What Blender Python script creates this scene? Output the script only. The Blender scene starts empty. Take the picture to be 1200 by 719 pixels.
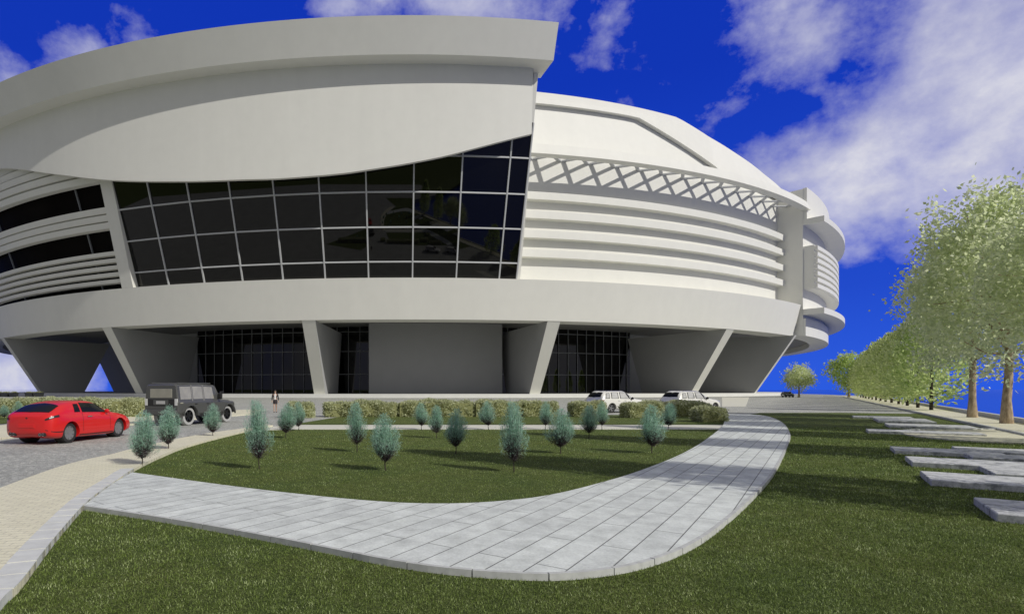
import bpy, bmesh, math, random
import numpy as np
from mathutils import Vector, Matrix
from mathutils.geometry import tessellate_polygon
R = math.radians
rnd = random.Random(7)
nr = np.random.default_rng(11)
scene = bpy.context.scene
COL = scene.collection

# ------------------------------------------------------------------ camera
F, PX, PY, CH = 670.0, 458.0, 456.0, 1.75       # focal length and principal point in photo pixels, eye height
cam = bpy.data.cameras.new('camera'); camo = bpy.data.objects.new('camera', cam); COL.objects.link(camo)
camo.location = (0, 0, CH); camo.rotation_euler = (R(90), 0, 0)
cam.sensor_width = 36; cam.lens = 36 * F / 1200
cam.shift_x = (600 - PX) / 1200; cam.shift_y = (PY - 359.5) / 1200
cam.clip_start = .1; cam.clip_end = 20000
scene.camera = camo

def at(x, y, z=0.0):
    """photo pixel -> point on the level plane of height z"""
    d = F * (CH - z) / (y - PY)
    return ((x - PX) / F * d, d)

# ------------------------------------------------------------------ materials
def new_mat(name):
    m = bpy.data.materials.new(name); m.use_nodes = True
    nt = m.node_tree; b = nt.nodes['Principled BSDF']
    return m, nt, b
def N(nt, t, **kw):
    n = nt.nodes.new(t)
    for k, v in kw.items(): setattr(n, k, v)
    return n
def rgba(c): return (c[0], c[1], c[2], 1)
def mixc(nt, fac, a, b, mode='MIX'):
    n = N(nt, 'ShaderNodeMix', data_type='RGBA', blend_type=mode)
    for i, v in ((0, fac), (6, a), (7, b)):
        if hasattr(v, 'is_linked'): nt.links.new(v, n.inputs[i])
        else: n.inputs[i].default_value = v if i == 0 else rgba(v)
    return n.outputs[2]
def math_n(nt, op, a, b=None, c=None, clamp=False):
    n = N(nt, 'ShaderNodeMath', operation=op, use_clamp=clamp)
    for i, v in enumerate((a, b, c)):
        if v is None: continue
        if hasattr(v, 'is_linked'): nt.links.new(v, n.inputs[i])
        else: n.inputs[i].default_value = v
    return n.outputs[0]
def ramp(nt, fac, stops):
    n = N(nt, 'ShaderNodeValToRGB'); nt.links.new(fac, n.inputs[0])
    e = n.color_ramp.elements
    while len(e) < len(stops): e.new(.5)
    for i, (p, c) in enumerate(stops):
        e[i].position = p; e[i].color = rgba(c if hasattr(c, '__len__') else (c, c, c))
    return n.outputs[0]
def coords(nt, kind='Object', scale=(1, 1, 1), rot=(0, 0, 0), loc=(0, 0, 0)):
    t = N(nt, 'ShaderNodeTexCoord'); m = N(nt, 'ShaderNodeMapping')
    m.inputs['Scale'].default_value = scale; m.inputs['Rotation'].default_value = rot; m.inputs['Location'].default_value = loc
    nt.links.new(t.outputs[kind], m.inputs[0]); return m.outputs[0]
def noise(nt, vec, scale, detail=4, rough=.55, out=0):
    n = N(nt, 'ShaderNodeTexNoise'); n.inputs['Scale'].default_value = scale
    n.inputs['Detail'].default_value = detail; n.inputs['Roughness'].default_value = rough
    nt.links.new(vec, n.inputs['Vector']); return n.outputs[out]
def bump(nt, b, h, strength=.3, dist=.02):
    n = N(nt, 'ShaderNodeBump'); n.inputs['Strength'].default_value = strength; n.inputs['Distance'].default_value = dist
    nt.links.new(h, n.inputs['Height']); nt.links.new(n.outputs[0], b.inputs['Normal'])

def mat_plain(name, c, rough=.5, metal=0, var=.08, scale=6, spec=.5, coat=0):
    m, nt, b = new_mat(name)
    v = coords(nt); f = noise(nt, v, scale)
    lo = [x * (1 - var) for x in c]; hi = [min(1, x * (1 + var)) for x in c]
    nt.links.new(mixc(nt, f, lo, hi), b.inputs['Base Color'])
    b.inputs['Roughness'].default_value = rough; b.inputs['Metallic'].default_value = metal
    b.inputs['Specular IOR Level'].default_value = spec
    b.inputs['Coat Weight'].default_value = coat; b.inputs['Coat Roughness'].default_value = .03
    return m

def mat_paint():
    m, nt, b = new_mat('white_render')
    v = coords(nt); big = noise(nt, v, .05, 3); small = noise(nt, v, .6, 6)
    vs = coords(nt, scale=(.35, .35, .02)); streak = noise(nt, vs, 1.2, 4)
    f = math_n(nt, 'MULTIPLY_ADD', small, .35, math_n(nt, 'MULTIPLY_ADD', streak, .4, math_n(nt, 'MULTIPLY', big, .25)))
    nt.links.new(ramp(nt, f, [(.3, (.74, .735, .675)), (.7, (.80, .795, .73))]), b.inputs['Base Color'])
    b.inputs['Roughness'].default_value = .55; b.inputs['Specular IOR Level'].default_value = .3
    return m
def mat_glass_dark(name, c=(.006, .006, .006), rough=.02, spec=.42, ior=1.45):
    m, nt, b = new_mat(name)
    v = coords(nt); f = noise(nt, v, .15, 2)
    nt.links.new(mixc(nt, f, [x * .6 for x in c], [x * 1.6 for x in c]), b.inputs['Base Color'])
    b.inputs['Roughness'].default_value = rough; b.inputs['Specular IOR Level'].default_value = spec
    b.inputs['IOR'].default_value = ior
    return m
def mat_cobble():
    m, nt, b = new_mat('grey_setts')
    v = coords(nt)
    vo = N(nt, 'ShaderNodeTexVoronoi', feature='F1'); vo.inputs['Scale'].default_value = 12; vo.inputs['Randomness'].default_value = .75
    nt.links.new(v, vo.inputs['Vector'])
    ed = N(nt, 'ShaderNodeTexVoronoi', feature='DISTANCE_TO_EDGE'); ed.inputs['Scale'].default_value = 12; ed.inputs['Randomness'].default_value = .75
    nt.links.new(v, ed.inputs['Vector'])
    sep = N(nt, 'ShaderNodeSeparateColor'); nt.links.new(vo.outputs['Color'], sep.inputs[0])
    stone = ramp(nt, sep.outputs[0], [(0, (.34, .345, .315)), (.5, (.46, .465, .425)), (1, (.60, .605, .55))])
    big = noise(nt, v, .35, 5)
    stone = mixc(nt, 1, stone, ramp(nt, big, [(.3, .78), (.7, 1.05)]), 'MULTIPLY')
    gap = ramp(nt, ed.outputs[0], [(.0, 0), (.07, 1)])
    nt.links.new(mixc(nt, gap, (.20, .20, .185), stone), b.inputs['Base Color'])
    b.inputs['Roughness'].default_value = .8; bump(nt, b, gap, .5, .01)
    return m
def mat_brick(name, c1, c2, mortar, row, length, rot, msize=.008, blot=None, off=.5, nscale=4, rough=.75, grain=.25):
    m, nt, b = new_mat(name)
    v = coords(nt, rot=(0, 0, rot))
    br = N(nt, 'ShaderNodeTexBrick'); br.offset = off
    br.inputs['Scale'].default_value = 1; br.inputs['Brick Width'].default_value = length; br.inputs['Row Height'].default_value = row
    br.inputs['Mortar Size'].default_value = msize; br.inputs['Mortar Smooth'].default_value = .2
    br.inputs['Color1'].default_value = rgba(c1); br.inputs['Color2'].default_value = rgba(c2); br.inputs['Mortar'].default_value = rgba(mortar)
    br.inputs['Bias'].default_value = 0
    nt.links.new(v, br.inputs['Vector'])
    n1 = noise(nt, v, nscale, 8, .65); n2 = noise(nt, v, 45, 3, .6)
    c = mixc(nt, 1, br.outputs['Color'], ramp(nt, n1, [(.25, 1 - grain), (.75, 1 + grain * .4)]), 'MULTIPLY')
    c = mixc(nt, 1, c, ramp(nt, n2, [(.3, .88), (.7, 1.08)]), 'MULTIPLY')
    if blot:
        n3 = noise(nt, v, blot[0], 6, .7)
        c = mixc(nt, ramp(nt, n3, [(blot[1], 0), (blot[1] + .14, 1)]), c, blot[2])
    nt.links.new(c, b.inputs['Base Color']); b.inputs['Roughness'].default_value = rough
    h = math_n(nt, 'MULTIPLY_ADD', n2, .12, math_n(nt, 'SUBTRACT', 1, br.outputs['Fac']))
    bump(nt, b, h, .35, .006)
    return m
def mat_lawn():
    m, nt, b = new_mat('mown_turf')
    v = coords(nt)
    fine = noise(nt, v, 55, 6, .8); mid = noise(nt, v, 9, 5, .7); big = noise(nt, v, .7, 4)
    c = ramp(nt, fine, [(.28, (.016, .026, .006)), (.46, (.062, .088, .022)), (.58, (.19, .235, .07)), (.72, (.58, .66, .36))])
    c = mixc(nt, 1, c, ramp(nt, mid, [(.3, .62), (.7, 1.25)]), 'MULTIPLY')
    c = mixc(nt, 1, c, ramp(nt, big, [(.3, (.8, .88, .85)), (.7, (1.12, 1.05, 1.0))]), 'MULTIPLY')
    nt.links.new(c, b.inputs['Base Color']); b.inputs['Roughness'].default_value = .9
    b.inputs['Specular IOR Level'].default_value = .15
    bump(nt, b, math_n(nt, 'ADD', fine, mid), .9, .04)
    return m
def mat_leaf(name, dark, light, trans=.35, pale=None, clump=.9):
    m, nt, b = new_mat(name)
    g = N(nt, 'ShaderNodeNewGeometry'); v = coords(nt)
    f = math_n(nt, 'MULTIPLY_ADD', g.outputs['Random Per Island'], .55, math_n(nt, 'MULTIPLY', noise(nt, v, clump, 3), .55), clamp=True)
    stops = [(.2, dark), (.7, light)]
    if pale: stops.append((.95, pale))
    c = ramp(nt, f, stops)
    nt.links.new(c, b.inputs['Base Color']); b.inputs['Roughness'].default_value = .55; b.inputs['Specular IOR Level'].default_value = .25
    tr = N(nt, 'ShaderNodeBsdfTranslucent'); nt.links.new(c, tr.inputs['Color'])
    mx = N(nt, 'ShaderNodeMixShader'); mx.inputs[0].default_value = trans
    nt.links.new(b.outputs[0], mx.inputs[1]); nt.links.new(tr.outputs[0], mx.inputs[2])
    nt.links.new(mx.outputs[0], nt.nodes['Material Output'].inputs['Surface'])
    return m
def mat_bark(name, a, c):
    m, nt, b = new_mat(name)
    v = coords(nt, scale=(1, 1, .35)); f = noise(nt, v, 7, 6, .7)
    nt.links.new(ramp(nt, f, [(.35, a), (.65, c)]), b.inputs['Base Color']); b.inputs['Roughness'].default_value = .9
    bump(nt, b, f, .6, .03)
    return m
def mat_water():
    m, nt, b = new_mat('sea')
    v = coords(nt); f = noise(nt, v, .02, 3)
    nt.links.new(mixc(nt, f, (.004, .03, .22), (.006, .045, .30)), b.inputs['Base Color'])
    b.inputs['Roughness'].default_value = .08
    w = noise(nt, coords(nt), .6, 3); bump(nt, b, w, .03, .05)
    return m

M = dict(
    white=mat_paint(),
    core=mat_plain('grey_wall_fin_shade', (.38, .385, .385), .7, var=.06, scale=.3),
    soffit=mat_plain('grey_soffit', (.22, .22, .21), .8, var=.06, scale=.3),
    glass=mat_glass_dark('tinted_glazing', (.002, .002, .002), .015, .5, 1.45), ribbon=mat_glass_dark('dark_ribbon_glazing', (.010, .009, .008), .25, .05, 1.08),
    mullion=mat_plain('aluminium_mullion', (.52, .53, .53), .45, .0, scale=.5),
    thinbar=mat_plain('dark_aluminium', (.20, .21, .22), .5, scale=.5),
    plinth=mat_plain('pale_stone_plinth', (.72, .72, .68), .7, scale=.8),
    cobble=mat_cobble(),
    beige=mat_brick('beige_pavers', (.80, .765, .58), (.74, .705, .53), (.60, .57, .44), .11, .22, R(-8), .010, grain=.12),
    path=mat_brick('grey_stone_slabs', (.74, .775, .735), (.66, .69, .66), (.17, .175, .165), .31, 2.1, R(-53.3), .0075, grain=.34, nscale=3.2),
    kerbstone=mat_plain('kerb_stone', (.50, .51, .49), .8, var=.3, scale=9),
    edging=mat_plain('pale_edging_stone', (.60, .61, .59), .8, var=.22, scale=5),
    marble=mat_brick('weathered_marble', (.66, .67, .67), (.62, .63, .63), (.5, .51, .52), 9, 30, R(-53.3), .0, blot=(4.2, .50, (.24, .25, .26)), grain=.35, nscale=5),
    strip=mat_plain('pale_concrete', (.64, .63, .54), .8, var=.1, scale=3),
    lawn=mat_lawn(),
    leaf=mat_leaf('pale_green_leaf', (.55, .63, .34), (.82, .87, .56), .68, (.95, .96, .76), .8),
    leaf_far=mat_leaf('sage_green_leaf', (.44, .54, .20), (.74, .82, .40), .67, (.87, .91, .52), .9),
    leaf_dark=mat_leaf('mid_green_leaf', (.38, .50, .16), (.66, .77, .33), .66, (.80, .87, .46), .9),
    hedge=mat_leaf('olive_hedge_leaf', (.33, .35, .18), (.64, .67, .42), .45, (.84, .87, .62), 1.6),
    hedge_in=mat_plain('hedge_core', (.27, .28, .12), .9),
    teal=mat_leaf('blue_green_needle', (.27, .48, .36), (.50, .74, .59), .52, (.78, .90, .80), 5),
    twig=mat_leaf('purple_brown_twig', (.02, .016, .018), (.10, .08, .09), .0, (.30, .25, .27), 9),
    bark=mat_bark('pale_bark', (.24, .17, .10), (.58, .46, .30)),
    bark_dark=mat_bark('dark_bark', (.03, .025, .018), (.09, .07, .05)),
    sea=mat_water(),
    red=mat_plain('red_car_paint', (.64, .010, .010), .3, 0, .04, coat=.45),
    black_paint=mat_plain('charcoal_car_paint', (.085, .086, .082), .42, .2, .3, 60, coat=.35),
    white_paint=mat_plain('white_car_paint', (.78, .77, .72), .25, 0, .03, coat=1),
    dark_paint=mat_plain('dark_car_paint', (.02, .022, .025), .3, 0, .1, coat=1),
    carglass=mat_glass_dark('car_glass', (.012, .013, .013), .08, .3, 1.22),
    palepane=mat_plain('pale_window_pane', (.50, .50, .49), .1, 0, .3, 2.5, spec=.6),
    cabin=mat_plain('pale_cabin_glass', (.30, .29, .24), .12, 0, .25, 3, spec=.8),
    rubber=mat_plain('tyre_rubber', (.018, .018, .018), .8),
    whitewall=mat_plain('pale_tyre', (.42, .42, .41), .7, var=.15),
    alloy=mat_plain('alloy_rim', (.20, .20, .205), .35, .15),
    black_rim=mat_plain('black_rim', (.015, .015, .016), .3, .2),
    chrome=mat_plain('bright_metal', (.62, .62, .62), .18, .9),
    trim=mat_plain('black_plastic', (.014, .014, .014), .55),
    lamp_red=mat_plain('tail_lamp', (.16, .012, .012), .15, coat=1),
    lamp_clear=mat_plain('clear_lamp', (.62, .62, .60), .12, coat=1),
    plate=mat_plain('plate_blank', (.45, .45, .44), .4),
    skin=mat_plain('skin', (.50, .32, .23), .5),
    hair=mat_plain('dark_hair', (.02, .012, .008), .5),
    jacket=mat_plain('dark_jacket', (.025, .018, .020), .8),
    shirt=mat_plain('white_shirt', (.72, .71, .70), .8),
    shoe=mat_plain('black_shoe', (.02, .018, .018), .5),
    planter=mat_plain('dark_planter', (.03, .032, .035), .8),
)

# ------------------------------------------------------------------ object helpers
def tag(o, label=None, cat=None, group=None, kind=None):
    for k, v in (('label', label), ('category', cat), ('group', group), ('kind', kind)):
        if v: o[k] = v
    return o
def empty(name, loc=(0, 0, 0), rz=0):
    o = bpy.data.objects.new(name, None); COL.objects.link(o); o.location = loc; o.rotation_euler = (0, 0, rz); return o
def link_mesh(name, me, mats, parent=None, smooth=0):
    if not isinstance(mats, (list, tuple)): mats = [mats]
    for m in mats: me.materials.append(m)
    if smooth:
        me.polygons.foreach_set('use_smooth', [True] * len(me.polygons))
        me.set_sharp_from_angle(angle=R(smooth))
    o = bpy.data.objects.new(name, me); COL.objects.link(o)
    if parent: o.parent = parent
    return o
class MB:
    """collects faces for one mesh; coordinates are relative to org"""
    def __init__(s, org=(0, 0, 0)): s.v = []; s.f = []; s.mi = []; s.org = org; s.cur = 0
    def add(s, vs, fs):
        n = len(s.v); s.v += [(p[0] - s.org[0], p[1] - s.org[1], p[2] - s.org[2]) for p in vs]
        s.f += [tuple(i + n for i in f) for f in fs]; s.mi += [s.cur] * len(fs)
    def box(s, x0, x1, y0, y1, z0, z1, M4=None):
        vs = [Vector((x, y, z)) for z in (z0, z1) for y in (y0, y1) for x in (x0, x1)]
        if M4: vs = [M4 @ p for p in vs]
        s.add(vs, [(0, 2, 3, 1), (4, 5, 7, 6), (0, 1, 5, 4), (2, 6, 7, 3), (0, 4, 6, 2), (1, 3, 7, 5)])
    def bar(s, a, b, w, h):
        a = Vector(a); b = Vector(b); d = (b - a).normalized(); up = Vector((0, 0, 1))
        if abs(d.z) > .95: up = Vector((0, 1, 0))
        x = d.cross(up).normalized() * w / 2; y = x.cross(d).normalized() * h / 2
        vs = [p + i * x + j * y for p in (a, b) for i, j in ((-1, -1), (1, -1), (1, 1), (-1, 1))]
        s.add(vs, [(0, 3, 2, 1), (4, 5, 6, 7), (0, 1, 5, 4), (1, 2, 6, 5), (2, 3, 7, 6), (3, 0, 4, 7)])
    def tube(s, pts, rad, n=8, cap=True):
        pts = [Vector(p) for p in pts]; rings = []
        for i, p in enumerate(pts):
            d = (pts[min(i + 1, len(pts) - 1)] - pts[max(i - 1, 0)]).normalized()
            a = Vector((1, 0, 0)) if abs(d.x) < .8 else Vector((0, 1, 0))
            u = d.cross(a).normalized(); w = d.cross(u)
            r = rad[i] if hasattr(rad, '__len__') else rad
            rings.append([p + (u * math.cos(2 * math.pi * k / n) + w * math.sin(2 * math.pi * k / n)) * r for k in range(n)])
        fs = [(i * n + k, i * n + (k + 1) % n, (i + 1) * n + (k + 1) % n, (i + 1) * n + k) for i in range(len(pts) - 1) for k in range(n)]
        if cap: fs += [tuple(range(n))[::-1], tuple((len(pts) - 1) * n + k for k in range(n))]
        s.add([p for r in rings for p in r], fs)
    def lathe(s, prof, n=24, M4=None, closed=False):
        """profile (r, y): turned about the local Y axis"""
        vs = [Vector((r * math.cos(2 * math.pi * k / n), y, r * math.sin(2 * math.pi * k / n))) for r, y in prof for k in range(n)]
        if M4: vs = [M4 @ p for p in vs]
        m = len(prof); fs = []
        for i in range(m if closed else m - 1):
            j = (i + 1) % m
            fs += [(i * n + k, i * n + (k + 1) % n, j * n + (k + 1) % n, j * n + k) for k in range(n)]
        if not closed:
            fs += [tuple(range(n))[::-1], tuple((m - 1) * n + k for k in range(n))]
        s.add(vs, fs)
    def build(s, name, mats, parent=None, smooth=0, fix=True):
        me = bpy.data.meshes.new(name); me.from_pydata([tuple(p) for p in s.v], [], s.f)
        if s.mi and max(s.mi): me.polygons.foreach_set('material_index', s.mi)
        if fix:
            bm = bmesh.new(); bm.from_mesh(me); bmesh.ops.recalc_face_normals(bm, faces=bm.faces); bm.to_mesh(me); bm.free()
        me.update()
        return link_mesh(name, me, mats, parent, smooth)
def copy_tree(o, parent=None):
    c = o.copy(); COL.objects.link(c)
    if parent: c.parent = parent
    for ch in list(o.children): copy_tree(ch, c)
    return c
def spline(pts, n=8, closed=False):
    out = []; m = len(pts)
    for i in range(m if closed else m - 1):
        if closed: p0, p1, p2, p3 = (pts[(i + k) % m] for k in (-1, 0, 1, 2))
        else: p0, p1, p2, p3 = pts[max(i - 1, 0)], pts[i], pts[i + 1], pts[min(i + 2, m - 1)]
        for k in range(n):
            t = k / n
            out.append(tuple(.5 * (2 * b + (c - a) * t + (2 * a - 5 * b + 4 * c - d) * t * t + (3 * b - a - 3 * c + d) * t ** 3) for a, b, c, d in zip(p0, p1, p2, p3)))
    if not closed: out.append(tuple(pts[-1]))
    return out
def prism(mb, poly, z0, z1):
    poly = [(p[0], p[1]) for p in poly]; n = len(poly)
    tri = tessellate_polygon([[Vector((p[0], p[1], 0)) for p in poly]])
    vs = [(p[0], p[1], z1) for p in poly] + [(p[0], p[1], z0) for p in poly]
    mb.add(vs, [tuple(t) for t in tri] + [tuple(i + n for i in t[::-1]) for t in tri] + [(i, (i + 1) % n, (i + 1) % n + n, i + n) for i in range(n)])
def sheet(name, poly, z, mat, thick=.0, kind='structure', org=(0, 0, 0)):
    mb = MB(org)
    if thick: prism(mb, poly, z - thick, z)
    else:
        tri = tessellate_polygon([[Vector((p[0], p[1], 0)) for p in poly]])
        mb.add([(p[0], p[1], z) for p in poly], [tuple(t) for t in tri])
    o = mb.build(name, mat, fix=bool(thick))
    if not thick:
        for p in o.data.polygons:
            if p.normal.z < 0: p.flip()
    return tag(o, kind=kind)
def inside(poly, P):
    x, y = P[:, 0], P[:, 1]; r = np.zeros(len(P), bool); n = len(poly)
    for i in range(n):
        (x1, y1), (x2, y2) = poly[i][:2], poly[(i + 1) % n][:2]
        if y1 == y2: continue
        c = ((y1 > y) != (y2 > y)) & (x < (x2 - x1) * (y - y1) / (y2 - y1) + x1); r ^= c
    return r
def quad_mesh(name, P, U, V, shape='diamond'):
    """one leaf per row: base P, length vector U, half-width vector V"""
    n = len(P)
    if shape == 'diamond': vs = np.stack([P, P + U * .45 + V, P + U, P + U * .45 - V], 1).reshape(-1, 3); k = 4
    else: vs = np.stack([P - V, P + V, P + U], 1).reshape(-1, 3); k = 3
    me = bpy.data.meshes.new(name); me.vertices.add(n * k); me.vertices.foreach_set('co', vs.astype(np.float32).ravel())
    me.loops.add(n * k); me.loops.foreach_set('vertex_index', np.arange(n * k, dtype=np.int32))
    me.polygons.add(n); me.polygons.foreach_set('loop_start', np.arange(0, n * k, k, dtype=np.int32))
    me.update(calc_edges=True); return me
def unit(a): return a / (np.linalg.norm(a, axis=1, keepdims=True) + 1e-9)

# ------------------------------------------------------------------ the arena
CX, CY = 3.2, 267.7
ORG = (CX, CY, 0)
def pol(th, r, z): t = R(th); return (CX + r * math.sin(t), CY - r * math.cos(t), z)
def sweep(mb, prof, t0, t1, step=1.0, full=False):
    """sweep a closed (radius, height) outline about the arena's axis; prof may be a function of the angle"""
    n = max(2, int(round(abs(t1 - t0) / step))); f = prof if callable(prof) else (lambda th: prof)
    ths = [t0 + (t1 - t0) * i / n for i in range(n if full else n + 1)]
    m = len(f(t0)); vs = [pol(th, r, z) for th in ths for r, z in f(th)]; fs = []
    for i in range(n):
        a = i * m; b = ((i + 1) % len(ths)) * m
        for k in range(m): fs.append((a + k, a + (k + 1) % m, b + (k + 1) % m, b + k))
    if not full: fs += [tuple(range(m))[::-1], tuple((len(ths) - 1) * m + k for k in range(m))]
    mb.add(vs, fs)
def ring(name, prof, t0, t1, mat, parent, step=.75, full=False, smooth=30):
    mb = MB(ORG); sweep(mb, prof, t0, t1, step, full); return mb.build(name, mat, parent, smooth)
def cone(z, off=0): return 158 + (z - 23.3) / 3 + off
W = M['white']
ar = empty('arena_building', ORG)
tag(ar, 'huge round white arena with sweeping visor roof and dark glass wall', 'building')
ring('plinth', [(118, .0), (150, .0), (150, .8), (118, .8)], 0, 360, M['plinth'], ar, full=True)
core = ring('core_wall', [(116, .8), (119.6, .8), (126.5, 16.8), (116, 16.8)], 0, 360, M['core'], ar, full=True, step=1.5)
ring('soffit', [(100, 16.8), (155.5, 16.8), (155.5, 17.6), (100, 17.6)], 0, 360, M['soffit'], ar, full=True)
# ground-floor glazing between the fins
ge = ring('entrance_glazing', [(129, .8), (130.4, .8), (130.4, 16.8), (129, 16.8)], -24.3, 27.6, M['glass'], ar, step=1.2)
mb = MB(ORG)
th = -24.2
while th < 27.5:
    mb.bar(pol(th, 130.5, .8), pol(th, 130.5, 16.8), .16, .3); th += 1.22
for z in (5.4, 10.9, 15.6):
    for i in range(42):
        a = -24.2 + i * 1.23; mb.bar(pol(a, 130.5, z), pol(a + 1.23, 130.5, z), .3, .18)
mb.build('glazing_bars', M['thinbar'], ge)
mb = MB(ORG)                                    # blank box between the glazing
a, b = Vector(pol(-3.4, 138, 0)), Vector(pol(9.35, 138, 0)); dv = (b - a).normalized(); nv = Vector((dv.y, -dv.x, 0))
p4 = [a, b, b - nv * 7.6, a - nv * 7.6]
prism(mb, [(p.x, p.y) for p in p4], .8, 16.79); mb.build('entrance_block', M['core'], ar)
# leaning fins: white front edges, undercroft shade put into the grey side colour
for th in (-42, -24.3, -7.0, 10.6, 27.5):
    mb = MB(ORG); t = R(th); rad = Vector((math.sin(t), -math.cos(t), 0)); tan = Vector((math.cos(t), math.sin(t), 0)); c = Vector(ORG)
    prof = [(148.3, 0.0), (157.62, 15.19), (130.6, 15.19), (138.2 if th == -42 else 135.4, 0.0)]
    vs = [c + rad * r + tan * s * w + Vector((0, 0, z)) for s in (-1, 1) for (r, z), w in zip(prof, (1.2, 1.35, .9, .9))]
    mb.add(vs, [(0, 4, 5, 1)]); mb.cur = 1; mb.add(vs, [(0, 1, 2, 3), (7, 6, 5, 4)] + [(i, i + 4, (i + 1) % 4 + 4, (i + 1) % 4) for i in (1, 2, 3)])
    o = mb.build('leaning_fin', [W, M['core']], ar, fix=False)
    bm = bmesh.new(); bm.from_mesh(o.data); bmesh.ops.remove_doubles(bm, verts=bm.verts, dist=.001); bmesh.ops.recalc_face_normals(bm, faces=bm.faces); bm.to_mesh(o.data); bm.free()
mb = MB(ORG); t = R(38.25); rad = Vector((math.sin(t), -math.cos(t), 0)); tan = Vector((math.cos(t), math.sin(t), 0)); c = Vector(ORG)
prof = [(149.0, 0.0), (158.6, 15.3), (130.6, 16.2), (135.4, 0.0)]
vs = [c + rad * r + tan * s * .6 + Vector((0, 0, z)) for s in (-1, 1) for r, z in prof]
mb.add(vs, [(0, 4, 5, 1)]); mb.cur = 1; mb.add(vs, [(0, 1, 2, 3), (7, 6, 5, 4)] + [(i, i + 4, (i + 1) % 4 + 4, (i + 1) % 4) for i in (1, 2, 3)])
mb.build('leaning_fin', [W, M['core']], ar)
# ring beam
ring('ring_beam', [(157.7, 15.2), (159.4, 22.9), (153, 22.9), (153, 15.2)], -150, 38.6, W, ar)
# main drum and its ledges
ring('drum_wall', [(150, 17.6), (154, 17.6), (154, 49.6), (150, 49.6)], 0, 360, W, ar, full=True)
for z in (28.2, 32.05, 35.95, 39.75):
    ring('wall_ledge', [(153.9, z), (155.6, z), (155.6, z + 1.5), (153.9, z + 1.5)], 7.75, 38.9, W, ar)
# attic, raised roof shell
DR = [(-40, 0), (25, 0), (29.5, 2.2), (34, 3.5), (37.7, 4.7), (43, 5.4), (300, 5.4), (320, 0)]
def drop(th):
    th = th if th <= 320 else th - 360
    for (a, p), (b, q) in zip(DR[:-1], DR[1:]):
        if th <= b: return p + (q - p) * (th - a) / (b - a)
    return 0
def r_att(z): return 153.9 - (z - 49.6) * .215
ring('attic_wall', lambda th: [(r_att(49.6), 49.6), (r_att(62) - .2, 62 - drop(th) * 1.15), (148, 62 - drop(th) * 1.15), (148, 49.6)], 0, 360, W, ar, full=True)
def zl(th):
    if th < 19.3: return 60.6
    if th < 28.3: return 60.6 - (th - 19.3) / 9 * 8.6
    return 51.0
def shell(th):
    z0 = zl(th); dz = drop(th)
    o = .95
    pr = [(r_att(z0) + .02, z0), (r_att(z0) + o, z0), (r_att(61.5) + o, 61.6 - dz), (149.4, 64.6 - dz), (146, 66.5 - dz * 1.25), (138, 68.9 - dz * 1.5), (120, 73.2), (90, 78.5), (50, 82), (.5, 83)]
    return pr + [(.5, 82), (50, 80), (90, 76), (120, 71), (140, 66), (147, 62.9)]
ring('roof_shell', shell, -40, 360 - 40.01, W, ar, step=.9)
# rim and the open lattice behind it
ring('eaves_rim', [(159.2, 46.6), (161, 46.6), (160.3, 48.7), (159.2, 48.7)], 7.75, 39.3, W, ar)
mb = MB(ORG); th = 7.2
while th < 38.4:
    mb.bar(pol(th, 153.7, 48.4), pol(th + 2.34, 159.4, 48.4), .7, .3)
    mb.bar(pol(th + 2.34, 153.7, 48.37), pol(th, 159.4, 48.37), .7, .3)
    th += 2.34
mb.build('eaves_lattice', M['mullion'], ar)
# left volume: glass wall, visor, fascia
gl = MB(ORG); edges = [-21.0 + 3.049 * i for i in range(10)] + [7.7]
for a, b in zip(edges[:-1], edges[1:]):
    q = [pol(a, cone(22.9), 22.9), pol(b, cone(22.9), 22.9), pol(b, cone(49.5), 49.5), pol(a, cone(49.5), 49.5)]
    q2 = [pol(a, cone(22.9, -.6), 22.9), pol(b, cone(22.9, -.6), 22.9), pol(b, cone(49.5, -.6), 49.5), pol(a, cone(49.5, -.6), 49.5)]
    gl.add(q + q2, [(0, 1, 2, 3), (7, 6, 5, 4), (0, 4, 5, 1), (2, 6, 7, 3), (0, 3, 7, 4), (1, 5, 6, 2)])
gw = gl.build('curtain_wall', M['glass'], ar)
for th in edges[1:]:
    mb = MB(ORG); mb.bar(pol(th, cone(22.92, .12), 22.92), pol(th, cone(49.4, .12), 49.4), .26, .34); mb.build('mullion', M['mullion'], gw)
for z in (26.0, 32.0, 37.9, 43.8):
    mb = MB(ORG)
    for a, b in zip(edges[:-1], edges[1:]): mb.bar(pol(a, cone(z, .12), z), pol(b, cone(z, .12), z), .24, .26)
    mb.build('transom', M['mullion'], gw)
mb = MB(ORG); sweep(mb, [(159.4, 22.92), (165.4, 45.2), (163.4, 45.2), (156.5, 22.92)], -21.95, -20.85, .55)
mb.build('frame_post', W, ar, 30)
mb = MB(ORG); sweep(mb, [(153.5, 22.92), (cone(22.92, -.05), 22.92), (cone(60.5, -3), 60.5), (153.5, 60.5)], 7.72, 8.0, .3)
mb.build('end_wall', W, ar)
lg = ring('louvre_glazing', [(cone(22.9, -2.2), 22.92), (cone(52, -2.2), 52), (cone(52, -3), 52), (cone(22.9, -3), 22.92)], -150, -21.9, M['ribbon'], ar, step=1.5)
for th in (-25.2, -37, -50):
    mb = MB(ORG); mb.bar(pol(th, cone(23, -1.6), 23), pol(th, cone(51.5, -1.6), 51.5), .3, .3); mb.build('inner_post', M['thinbar'], lg)
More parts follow.
